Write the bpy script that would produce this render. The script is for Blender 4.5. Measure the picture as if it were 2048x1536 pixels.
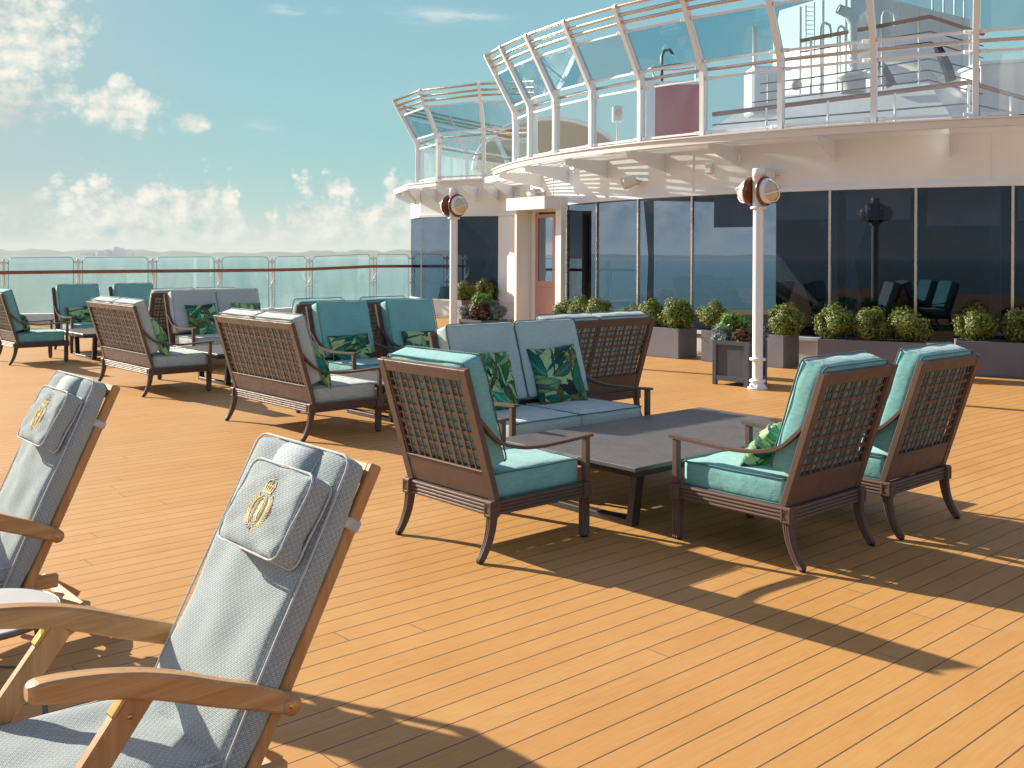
import bpy, math, random
from mathutils import Vector, Matrix
import numpy as np
R_ = math.radians
scene = bpy.context.scene
for o in list(bpy.data.objects): bpy.data.objects.remove(o)

# ------------------------------------------------------------------ camera
EYE = 1.6
cam_d = bpy.data.cameras.new('camera'); cam = bpy.data.objects.new('camera', cam_d)
scene.collection.objects.link(cam); scene.camera = cam
cam.location = (0, 0, EYE); cam.rotation_euler = (R_(90), -0.005, 0)
cam_d.sensor_width = 36; cam_d.lens = 2016/2048*36
cam_d.shift_x = 64/2048; cam_d.shift_y = -258/2048
cam_d.clip_start = 0.05; cam_d.clip_end = 120000
scene.render.resolution_x = 1024; scene.render.resolution_y = 768

# ------------------------------------------------------------------ sun, sky
SUN_AZ, SUN_EL = -55.5, 24.5            # azimuth from +Y towards +X
az, el = R_(SUN_AZ), R_(SUN_EL)
to_sun = Vector((math.sin(az)*math.cos(el), math.cos(az)*math.cos(el), math.sin(el)))
sd = bpy.data.lights.new('sun', 'SUN'); sun = bpy.data.objects.new('sun', sd)
scene.collection.objects.link(sun)
sd.energy = 5.0; sd.angle = R_(0.55); sd.color = (1.0, 0.885, 0.715)
sun.rotation_euler = to_sun.to_track_quat('Z', 'Y').to_euler(); sun.location = (-8, 6, 12)

world = bpy.data.worlds.new('World'); scene.world = world; world.use_nodes = True
def build_world():
    nt = world.node_tree; nt.nodes.clear()
    N = nt.nodes.new; L = nt.links.new
    def val(x):
        n = N('ShaderNodeValue'); n.outputs[0].default_value = x; return n.outputs[0]
    def M(op, a, b=None, c=None, clamp=False):
        n = N('ShaderNodeMath'); n.operation = op; n.use_clamp = clamp
        for i, s in enumerate((a, b, c)):
            if s is None: continue
            if isinstance(s, (int, float)): n.inputs[i].default_value = s
            else: L(s, n.inputs[i])
        return n.outputs[0]
    def sm(x, a, b):
        n = N('ShaderNodeMapRange'); n.interpolation_type = 'SMOOTHSTEP'
        L(x, n.inputs[0]); n.inputs[1].default_value = a; n.inputs[2].default_value = b
        return n.outputs[0]
    def mix(f, a, b, bt='MIX'):
        n = N('ShaderNodeMix'); n.data_type = 'RGBA'; n.blend_type = bt
        for i, s in ((0, f), (6, a), (7, b)):
            if isinstance(s, (int, float)): n.inputs[i].default_value = s
            elif isinstance(s, tuple): n.inputs[i].default_value = (*s, 1)
            else: L(s, n.inputs[i])
        return n.outputs[2]
    out = N('ShaderNodeOutputWorld'); bg = N('ShaderNodeBackground'); L(bg.outputs[0], out.inputs[0])
    sky = N('ShaderNodeTexSky'); sky.sky_type = 'NISHITA'; sky.sun_disc = False
    sky.sun_elevation = R_(SUN_EL); sky.sun_rotation = R_(SUN_AZ)
    sky.air_density = 1.0; sky.dust_density = 1.2; sky.ozone_density = 1.5
    tc = N('ShaderNodeTexCoord'); sep = N('ShaderNodeSeparateXYZ'); L(tc.outputs['Generated'], sep.inputs[0])
    x, y, z = sep.outputs
    azd = M('MULTIPLY', M('ARCTAN2', x, y), 57.2958)
    eld = M('MULTIPLY', M('ARCSINE', z), 57.2958)
    def coord(ox=0., oy=0., sx=1., sy=1.):
        c = N('ShaderNodeCombineXYZ')
        L(M('MULTIPLY', M('ADD', azd, ox), sx), c.inputs[0]); L(M('MULTIPLY', M('ADD', eld, oy), sy), c.inputs[1])
        return c.outputs[0]
    def noise(c, scale, det=8, rough=.55, dist=0.):
        n = N('ShaderNodeTexNoise'); n.noise_dimensions = '2D'; L(c, n.inputs['Vector'])
        n.inputs['Scale'].default_value = scale; n.inputs['Detail'].default_value = det
        n.inputs['Roughness'].default_value = rough; n.inputs['Distortion'].default_value = dist
        return n.outputs[0]
    def blob(ca, ce, ra, re):
        a = M('DIVIDE', M('SUBTRACT', azd, ca), ra); e = M('DIVIDE', M('SUBTRACT', eld, ce), re)
        return M('SUBTRACT', 1.0, M('SQRT', M('ADD', M('MULTIPLY', a, a), M('MULTIPLY', e, e))))
    # base sky: physical sky, tinted towards the photo's turquoise air
    phys = mix(1.0, sky.outputs[0], SKY_TINT, 'MULTIPLY')
    air = mix(sm(eld, 3.0, 15.0), TEAL, BLUE)
    air = mix(M('MULTIPLY', sm(azd, -12.0, -27.0), sm(azd, -75., -50.)), air, LEFT_AIR)
    air = mix(M('MULTIPLY', sm(eld, 5.0, .0), .85), air, HORIZON)
    base = mix(M('MULTIPLY', M('MULTIPLY', sm(eld, 45.0, 20.0), .94), M('ADD', .2, M('MULTIPLY', sm(M('ABSOLUTE', azd), 95.0, 45.0), .8))), phys, air)
    def layer(ox, oy):
        c = coord(ox, oy, 1.0, 1.25)
        n1 = noise(c, .42, 10, .6, .25); n2 = noise(c, .16, 3, .5)
        v = N('ShaderNodeTexVoronoi'); v.voronoi_dimensions = '2D'; v.feature = 'SMOOTH_F1'; L(c, v.inputs['Vector'])
        v.inputs['Scale'].default_value = .55; v.inputs['Detail'].default_value = 5; v.inputs['Roughness'].default_value = .6; v.inputs['Lacunarity'].default_value = 2.3; v.inputs['Smoothness'].default_value = .35
        puff = M('SUBTRACT', .95, v.outputs['Distance'])
        f = M('ADD', M('ADD', M('MULTIPLY', n1, .50), M('MULTIPLY', n2, .34)), M('MULTIPLY', puff, .28))
        return f
    n0 = layer(0, 0); nS = layer(.50, -.38)
    # cumulus bank above the horizon
    lump = noise(coord(0, 0, 1.0, .05), .30, 3, .55)
    top = M('ADD', M('MULTIPLY', M('SUBTRACT', lump, .5), 9.0), 4.3)
    d1 = M('ADD', M('MULTIPLY', M('SUBTRACT', top, eld), .30), M('MULTIPLY', M('SUBTRACT', n0, .46), 1.8))
    m1 = M('MULTIPLY', sm(d1, .05, .40), sm(eld, .2, 1.0))
    # big cloud upper left, middle clouds
    bl = M('MAXIMUM', M('MULTIPLY', blob(-26.0, 11.3, 5.0, 4.6), 1.1), M('MULTIPLY', blob(-26.3, 8.4, 4.6, 2.6), 1.0))
    b2 = M('MAXIMUM', blob(-19.4, 7.6, 2.9, 1.5), M('MULTIPLY', blob(-16.2, 7.1, 1.3, .7), .7))
    b2 = M('MAXIMUM', b2, blob(-19.6, 8.9, .8, .8))
    b3 = M('MAXIMUM', M('MULTIPLY', blob(-10.0, 13.4, 2.6, .5), .8), M('MULTIPLY', blob(-2.0, 13.3, 6.0, .7), .62))
    b3 = M('MAXIMUM', b3, M('MULTIPLY', blob(-12.5, 7.0, 2.0, .7), .4))
    m2 = sm(M('ADD', M('MULTIPLY', M('SUBTRACT', n0, .34), 1.15), M('MAXIMUM', bl, b2)), .10, .50)
    m2 = M('MULTIPLY', m2, sm(M('MAXIMUM', bl, b2), -.3, .1))
    m3 = M('MULTIPLY', M('MULTIPLY', sm(b3, 0., .6), sm(noise(coord(0, 0, .35, 1.8), .7, 6, .6), .38, .68)), .6)
    # loose cloud over the rest of the dome
    far_side = M('MAXIMUM', sm(M('ABSOLUTE', azd), 32.0, 45.0), sm(eld, 17.0, 24.0))
    m4 = M('MULTIPLY', M('MULTIPLY', sm(noise(coord(3, 0, .4, 1.0), .12, 7, .6), .48, .66), far_side), .75)
    relief = M('ADD', .60, M('MULTIPLY', M('SUBTRACT', n0, nS), 2.0), clamp=True)
    ccol = mix(relief, CLOUD_DARK, CLOUD_LIT)
    und = M('MULTIPLY', sm(eld, 9.2, 6.8), sm(azd, -22.0, -24.5))
    ccol = mix(M('MULTIPLY', und, .55), ccol, CLOUD_GREY)
    lowf = sm(eld, 3.4, .6)
    ccol1 = mix(M('MULTIPLY', lowf, .35), ccol, HORIZON)
    col = mix(M('MULTIPLY', m4, .8), base, CLOUD_LIT)
    col = mix(M('MULTIPLY', m3, .75), col, CLOUD_LIT)
    col = mix(M('MULTIPLY', m1, .92), col, ccol1)
    col = mix(M('MULTIPLY', m2, .90), col, ccol)
    L(col, bg.inputs[0]); bg.inputs[1].default_value = SKY_STRENGTH
SKY_STRENGTH = 0.062
SKY_TINT = (1.18, .94, 1.10)
HORIZON = (4.9, 5.5, 5.0)
TEAL = (2.75, 5.0, 4.9)
BLUE = (2.2, 4.3, 4.9)
LEFT_AIR = (3.1, 4.5, 4.6)
CLOUD_LIT = (7.9, 7.5, 6.6)
CLOUD_DARK = (2.9, 4.3, 4.4)
CLOUD_GREY = (2.9, 3.9, 4.0)
build_world()
vs = scene.view_settings; vs.view_transform = 'Standard'; vs.look = 'None'; vs.exposure = 1.05; vs.gamma = 1.0
vs.use_curve_mapping = False

# ------------------------------------------------------------------ materials
MATS = {}
def new_mat(name):
    m = bpy.data.materials.new(name); m.use_nodes = True; nt = m.node_tree
    b = nt.nodes['Principled BSDF']; MATS[name] = m
    return m, nt, b
def ramp(nt, src, stops):
    n = nt.nodes.new('ShaderNodeValToRGB'); e = n.color_ramp.elements
    while len(e) > 1: e.remove(e[-1])
    e[0].position = stops[0][0]; e[0].color = (*stops[0][1], 1)
    for p, c in stops[1:]:
        k = e.new(p); k.color = (*c, 1)
    nt.links.new(src, n.inputs[0]); return n.outputs[0]
def tnoise(nt, vec, scale, det=4, rough=.55, dist=0., map_scale=None):
    if map_scale:
        mp = nt.nodes.new('ShaderNodeMapping'); mp.inputs['Scale'].default_value = map_scale
        nt.links.new(vec, mp.inputs[0]); vec = mp.outputs[0]
    n = nt.nodes.new('ShaderNodeTexNoise'); nt.links.new(vec, n.inputs['Vector'])
    n.inputs['Scale'].default_value = scale; n.inputs['Detail'].default_value = det
    n.inputs['Roughness'].default_value = rough; n.inputs['Distortion'].default_value = dist
    return n.outputs[0]
def texco(nt, kind='Object'):
    return nt.nodes.new('ShaderNodeTexCoord').outputs[kind]
def bump(nt, b, h, strength, dist):
    n = nt.nodes.new('ShaderNodeBump'); n.inputs['Strength'].default_value = strength
    n.inputs['Distance'].default_value = dist; nt.links.new(h, n.inputs['Height'])
    nt.links.new(n.outputs[0], b.inputs['Normal'])
def mmath(nt, op, a, b=None, clamp=False):
    n = nt.nodes.new('ShaderNodeMath'); n.operation = op; n.use_clamp = clamp
    for i, s in enumerate((a, b)):
        if s is None: continue
        if isinstance(s, (int, float)): n.inputs[i].default_value = s
        else: nt.links.new(s, n.inputs[i])
    return n.outputs[0]
def cmix(nt, f, a, b, bt='MIX'):
    n = nt.nodes.new('ShaderNodeMix'); n.data_type = 'RGBA'; n.blend_type = bt
    for i, s in ((0, f), (6, a), (7, b)):
        if isinstance(s, (int, float)): n.inputs[i].default_value = s
        elif isinstance(s, tuple): n.inputs[i].default_value = (*s, 1)
        else: nt.links.new(s, n.inputs[i])
    return n.outputs[2]
def scale_col(c, k): return tuple(min(1, v*k) for v in c)

def paint(name, col, rough=.45, metal=0., var=.08, bumpy=0., nscale=3., spec=.5):
    m, nt, b = new_mat(name); co = texco(nt)
    n = tnoise(nt, co, nscale, 5, .6)
    nt.links.new(ramp(nt, n, [(.3, scale_col(col, 1-var)), (.7, scale_col(col, 1+var))]), b.inputs['Base Color'])
    b.inputs['Metallic'].default_value = metal; b.inputs['Specular IOR Level'].default_value = spec
    nt.links.new(ramp(nt, tnoise(nt, co, nscale*6, 3), [(.3, (rough*.85,)*3), (.7, (min(1, rough*1.2),)*3)]), b.inputs['Roughness'])
    if bumpy: bump(nt, b, tnoise(nt, co, 180, 2), bumpy, .001)
    return m
def fabric(name, col, k=1.0):
    """outdoor canvas with a fine slubbed weave"""
    m, nt, b = new_mat(name); co = texco(nt)
    s1 = tnoise(nt, co, 1, 3, .6, 0, (18, 18, 420)); s2 = tnoise(nt, co, 1, 3, .6, 0, (420, 18, 60)); s3 = tnoise(nt, co, 5, 4)
    f = mmath(nt, 'ADD', mmath(nt, 'MULTIPLY', s1, .45), mmath(nt, 'MULTIPLY', s2, .35))
    f = mmath(nt, 'ADD', f, mmath(nt, 'MULTIPLY', s3, .2))
    nt.links.new(ramp(nt, f, [(.36, scale_col(col, .80)), (.5, col), (.64, scale_col(col, 1.2))]), b.inputs['Base Color'])
    b.inputs['Roughness'].default_value = .9; b.inputs['Sheen Weight'].default_value = .25
    b.inputs['Specular IOR Level'].default_value = .2
    wr = tnoise(nt, co, 9, 3, .5, .6)
    h = mmath(nt, 'ADD', mmath(nt, 'MULTIPLY', f, .25), wr)
    bump(nt, b, h, .5, .012)
    return m
def weave(name, light, dark, scale=215.):
    """chunky basket weave of the deck chair cushions"""
    m, nt, b = new_mat(name); co = texco(nt, 'UV')
    mp = nt.nodes.new('ShaderNodeMapping'); mp.inputs['Scale'].default_value = (scale, scale, scale); nt.links.new(co, mp.inputs[0])
    w = []
    for d in ('X', 'Y'):
        n = nt.nodes.new('ShaderNodeTexWave'); n.bands_direction = d; n.wave_profile = 'SIN'
        nt.links.new(mp.outputs[0], n.inputs['Vector']); n.inputs['Scale'].default_value = .314; n.inputs['Distortion'].default_value = .6
        n.inputs['Detail'].default_value = 1; n.inputs['Detail Scale'].default_value = 2
        w.append(n.outputs[1])
    ck = nt.nodes.new('ShaderNodeTexChecker'); nt.links.new(mp.outputs[0], ck.inputs[0]); ck.inputs['Scale'].default_value = .5
    f = mmath(nt, 'MULTIPLY', w[0], w[1]); f2 = mmath(nt, 'ADD', mmath(nt, 'MULTIPLY', f, .8), mmath(nt, 'MULTIPLY', ck.outputs[1], .14))
    nz = tnoise(nt, co, 260, 2); f2 = mmath(nt, 'ADD', f2, mmath(nt, 'MULTIPLY', mmath(nt, 'SUBTRACT', nz, .5), .5))
    nt.links.new(ramp(nt, f2, [(.08, dark), (.55, light)]), b.inputs['Base Color'])
    b.inputs['Roughness'].default_value = .95; b.inputs['Specular IOR Level'].default_value = .15; b.inputs['Sheen Weight'].default_value = .2
    bump(nt, b, f2, .8, .004)
    return m
def teak(name, c0, c1, along=2):
    m, nt, b = new_mat(name); co = texco(nt)
    sc = [28, 28, 28]; sc[along] = 1.6
    g = tnoise(nt, co, 1, 6, .62, .8, tuple(sc)); f2 = tnoise(nt, co, 1, 3, .6, 0, tuple(220 if i != along else 6 for i in range(3)))
    f = mmath(nt, 'ADD', mmath(nt, 'MULTIPLY', g, .75), mmath(nt, 'MULTIPLY', f2, .25))
    nt.links.new(ramp(nt, f, [(.3, c0), (.5, tuple((a+c)/2 for a, c in zip(c0, c1))), (.66, c1)]), b.inputs['Base Color'])
    b.inputs['Roughness'].default_value = .5; bump(nt, b, f, .2, .002)
    return m
def glassy(name, tint, refl=.08, rough=.01, salt=0.):
    """thin see-through pane: tinted transmission plus a mirror share"""
    m, nt, b = new_mat(name); nt.nodes.remove(b); out = nt.nodes['Material Output']
    tr = nt.nodes.new('ShaderNodeBsdfTransparent'); tr.inputs[0].default_value = (*tint, 1)
    gl = nt.nodes.new('ShaderNodeBsdfGlossy'); gl.inputs['Roughness'].default_value = rough; gl.inputs[0].default_value = (1, 1, 1, 1)
    lw = nt.nodes.new('ShaderNodeLayerWeight'); lw.inputs[0].default_value = .25
    f = mmath(nt, 'ADD', refl, mmath(nt, 'MULTIPLY', lw.outputs[0], .35), clamp=True)
    mx = nt.nodes.new('ShaderNodeMixShader'); nt.links.new(f, mx.inputs[0]); nt.links.new(tr.outputs[0], mx.inputs[1]); nt.links.new(gl.outputs[0], mx.inputs[2])
    last = mx.outputs[0]
    if salt:                                            # dried salt and smears that catch the light
        df = nt.nodes.new('ShaderNodeBsdfTranslucent'); df.inputs[0].default_value = (.86, .90, .90, 1)
        co = texco(nt); sp = tnoise(nt, co, 1, 5, .65, .6, (3.0, 3.0, .7)); fs = tnoise(nt, co, 30, 3, .7)
        k = mmath(nt, 'MULTIPLY', ramp(nt, mmath(nt, 'ADD', mmath(nt, 'MULTIPLY', sp, .75), mmath(nt, 'MULTIPLY', fs, .25)), [(.34, (.25,)*3), (.70, (1,)*3)]), salt)
        m2 = nt.nodes.new('ShaderNodeMixShader'); nt.links.new(k, m2.inputs[0]); nt.links.new(last, m2.inputs[1]); nt.links.new(df.outputs[0], m2.inputs[2]); last = m2.outputs[0]
    nt.links.new(last, out.inputs[0]); return m

# deck: caulked planks running along the ship
HD = R_(49.2)
def deck_mat():
    m, nt, b = new_mat('deck_planks'); co = texco(nt)
    mp = nt.nodes.new('ShaderNodeMapping'); nt.links.new(co, mp.inputs[0]); mp.inputs['Rotation'].default_value = (0, 0, HD-R_(90))
    sp = nt.nodes.new('ShaderNodeSeparateXYZ'); nt.links.new(mp.outputs[0], sp.inputs[0])
    a, w = sp.outputs[0], sp.outputs[1]      # along, across
    PW, PL, CK = .121, 4.6, .0050
    rw = mmath(nt, 'DIVIDE', w, PW); row = mmath(nt, 'FLOOR', rw); fr = mmath(nt, 'SUBTRACT', rw, row)
    wn = nt.nodes.new('ShaderNodeTexWhiteNoise'); wn.noise_dimensions = '1D'; nt.links.new(row, wn.inputs['W'])
    al = mmath(nt, 'ADD', mmath(nt, 'DIVIDE', a, PL), mmath(nt, 'MULTIPLY', wn.outputs[0], 7.31))
    pi_ = mmath(nt, 'FLOOR', al); fa = mmath(nt, 'SUBTRACT', al, pi_)
    d1 = mmath(nt, 'MULTIPLY', mmath(nt, 'MINIMUM', fr, mmath(nt, 'SUBTRACT', 1.0, fr)), PW)
    d2 = mmath(nt, 'MULTIPLY', mmath(nt, 'MINIMUM', fa, mmath(nt, 'SUBTRACT', 1.0, fa)), PL)
    caulk = mmath(nt, 'MAXIMUM', mmath(nt, 'LESS_THAN', d1, CK/2*1.15), mmath(nt, 'LESS_THAN', d2, CK/2*.8))
    cv = nt.nodes.new('ShaderNodeCombineXYZ'); nt.links.new(row, cv.inputs[0]); nt.links.new(pi_, cv.inputs[1])
    wp = nt.nodes.new('ShaderNodeTexWhiteNoise'); wp.noise_dimensions = '2D'; nt.links.new(cv.outputs[0], wp.inputs['Vector'])
    grain = tnoise(nt, mp.outputs[0], 1, 5, .6, .3, (5, 60, 1)); blot = tnoise(nt, co, 1.1, 5, .62); fine = tnoise(nt, co, 240, 2)
    f = mmath(nt, 'ADD', mmath(nt, 'MULTIPLY', wp.outputs[0], .07), mmath(nt, 'MULTIPLY', grain, .30))
    f = mmath(nt, 'ADD', f, mmath(nt, 'ADD', mmath(nt, 'MULTIPLY', blot, .40), mmath(nt, 'MULTIPLY', fine, .16)))
    wood = ramp(nt, f, [(.28, DECK0), (.44, DECK1), (.62, DECK2)])
    # scuffs and worn patches
    sc = tnoise(nt, mp.outputs[0], 1, 6, .7, 1.0, (1.2, 5, 1)); scm = ramp(nt, sc, [(.60, (0, 0, 0)), (.72, (1, 1, 1))])
    wood = cmix(nt, mmath(nt, 'MULTIPLY', scm, .42), wood, (.36, .17, .075))
    st = tnoise(nt, co, .55, 4, .6, .5); stm = ramp(nt, st, [(.56, (0, 0, 0)), (.75, (1, 1, 1))])
    wood = cmix(nt, mmath(nt, 'MULTIPLY', stm, .40), wood, DECK2)
    nt.links.new(cmix(nt, mmath(nt, 'MULTIPLY', caulk, .86), wood, (.045, .030, .032)), b.inputs['Base Color'])
    nt.links.new(ramp(nt, f, [(.3, (.62,)*3), (.7, (.48,)*3)]), b.inputs['Roughness'])
    b.inputs['Specular IOR Level'].default_value = .35
    h = mmath(nt, 'SUBTRACT', mmath(nt, 'MULTIPLY', fine, .15), caulk)
    bump(nt, b, h, .35, .002)
    return m
DECK0, DECK1, DECK2 = (.415, .202, .054), (.48, .254, .080), (.55, .315, .116)
deck_mat()
paint('bronze', (.122, .079, .062), .52, .0, .10, .15, 4, .25)
paint('bronze_dark', (.03, .022, .022), .5)
_m = paint('white_paint', (.77, .80, .82), .38, 0, .03, .0, 1.2)
_nt = _m.node_tree; bump(_nt, _nt.nodes['Principled BSDF'], tnoise(_nt, texco(_nt), 1.4, 2), .22, .03)
paint('cream_paint', (.72, .72, .68), .45, 0, .04, 0, 1.5)
paint('grey_white', (.74, .74, .71), .5, 0, .05, 0, .7)
paint('steel', (.55, .50, .43), .28, .85, .06)
paint('dark_steel', (.10, .10, .11), .35, .6)
paint('slate_table', (.105, .095, .100), .42, 0, .18, .2, 7, .5)
paint('planter_grey', (.150, .146, .170), .55, 0, .10, .3, 2)
paint('pot_blue', (.065, .076, .100), .42, 0, .08)
paint('soil', (.03, .022, .016), .9, 0, .5, 1.0, 40)
paint('lamp_red', (.17, .05, .028), .25, 0, .15, 0, 8)
paint('rubber', (.012, .012, .013), .7)
paint('brass', (.60, .40, .13), .25, 1.0, .1)
paint('gold_thread', (.68, .56, .28), .85, 0, .22, .5, 60, .1)
paint('door_pink', (.50, .27, .24), .45, 0, .05)
paint('red_box', (.40, .022, .018), .45, 0, .12, 0, 2)
paint('tan_awning', (.55, .36, .17), .8, 0, .08, 0, 1)
paint('navy', (.02, .025, .045), .4)
paint('table_top_grey', (.50, .52, .52), .4, 0, .03)
paint('frosted', (.60, .53, .38), .35, 0, .06, 0, 20)
paint('curtain_cloth', (.55, .58, .58), .9, 0, .06)
paint('blind_cloth', (.62, .62, .60), .9, 0, .06)
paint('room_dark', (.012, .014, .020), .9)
paint('green_cloth', (.18, .33, .22), .8)
paint('hull_white', (.75, .74, .70), .45, 0, .04)
paint('city_grey', (.66, .68, .70), .8)
paint('pane_edge', (.10, .22, .22), .2)
paint('hill_green', (.05, .075, .05), .9, 0, .3, 0, .003)
paint('red_teak', (.27, .085, .045), .35, 0, .15, 0, 9)
fabric('fabric_teal', (.175, .43, .43))
fabric('fabric_aqua', (.40, .52, .52))
fabric('fabric_mist', (.42, .50, .49))
fabric('fabric_sea', (.045, .26, .31))
fabric('piping_dark', (.05, .15, .17)); fabric('piping_mist', (.22, .30, .31))
weave('deck_weave', (.68, .735, .72), (.22, .31, .35))
fabric('weave_piping', (.46, .50, .50))
teak('teak_long', (.33, .165, .060), (.58, .345, .155), 1)
teak('teak_up', (.32, .155, .055), (.55, .315, .135), 2)
teak('teak_across', (.34, .17, .06), (.58, .35, .16), 0)
glassy('rail_glass', (.74, .89, .88), .06, .01, .08)
glassy('screen_glass', (.42, .64, .71), .06, .01, .07)
glassy('clear_screen', (.74, .84, .85), .08, .01, .22)
def window_mat(name, tint, refl, rough=.004):
    m = glassy(name, tint, refl, rough); m.node_tree.nodes['Glossy BSDF'].inputs[0].default_value = (.58, .74, 1.0, 1); return m
window_mat('tinted_window', (.22, .27, .36), .05)
window_mat('door_mirror', (.10, .14, .16), .5)
def leaf_mat(name, c0, c1, c2, transl=.25):
    m, nt, b = new_mat(name); geo = nt.nodes.new('ShaderNodeNewGeometry')
    rnd = geo.outputs['Random Per Island']; co = texco(nt); n = tnoise(nt, co, 9, 3)
    f = mmath(nt, 'ADD', mmath(nt, 'MULTIPLY', rnd, .6), mmath(nt, 'MULTIPLY', n, .45))
    nt.links.new(ramp(nt, f, [(.2, c0), (.52, c1), (.85, c2)]), b.inputs['Base Color'])
    b.inputs['Roughness'].default_value = .45; b.inputs['Specular IOR Level'].default_value = .4
    out = nt.nodes['Material Output']; tl = nt.nodes.new('ShaderNodeBsdfTranslucent'); nt.links.new(b.inputs['Base Color'].links[0].from_socket, tl.inputs[0])
    mx = nt.nodes.new('ShaderNodeMixShader'); mx.inputs[0].default_value = transl
    nt.links.new(b.outputs[0], mx.inputs[1]); nt.links.new(tl.outputs[0], mx.inputs[2]); nt.links.new(mx.outputs[0], out.inputs[0])
    return m
leaf_mat('leaf_box', (.050, .082, .012), (.155, .212, .036), (.30, .355, .10))
leaf_mat('leaf_silver', (.13, .19, .17), (.24, .31, .28), (.36, .42, .38))
leaf_mat('leaf_red', (.07, .03, .015), (.13, .06, .03), (.19, .12, .05))
leaf_mat('leaf_bright', (.06, .15, .02), (.12, .27, .05), (.22, .36, .09))
def sea_mat():
    m, nt, b = new_mat('sea_water'); co = texco(nt)
    n1 = tnoise(nt, co, .35, 6, .62, .2, (1, .6, 1)); n2 = tnoise(nt, co, .02, 3, .5)
    nt.links.new(ramp(nt, n2, [(.35, (.07, .17, .165)), (.65, (.095, .215, .205))]), b.inputs['Base Color'])
    b.inputs['Roughness'].default_value = .22; b.inputs['IOR'].default_value = 1.33
    bump(nt, b, n1, .55, 1.2)
    return m
sea_mat()
def pillow_mat():
    m, nt, b = new_mat('leaf_print'); at = nt.nodes.new('ShaderNodeAttribute'); at.attribute_name = 'print'
    co = texco(nt); n = tnoise(nt, co, 60, 3)
    c = cmix(nt, .35, at.outputs[0], ramp(nt, n, [(.3, (.35, .35, .35)), (.7, (.9, .9, .9))]), 'MULTIPLY')
    nt.links.new(c, b.inputs['Base Color']); b.inputs['Roughness'].default_value = .85; b.inputs['Specular IOR Level'].default_value = .2
    bump(nt, b, tnoise(nt, co, 14, 3, .5, .5), .4, .012)
    return m
pillow_mat()
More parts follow.
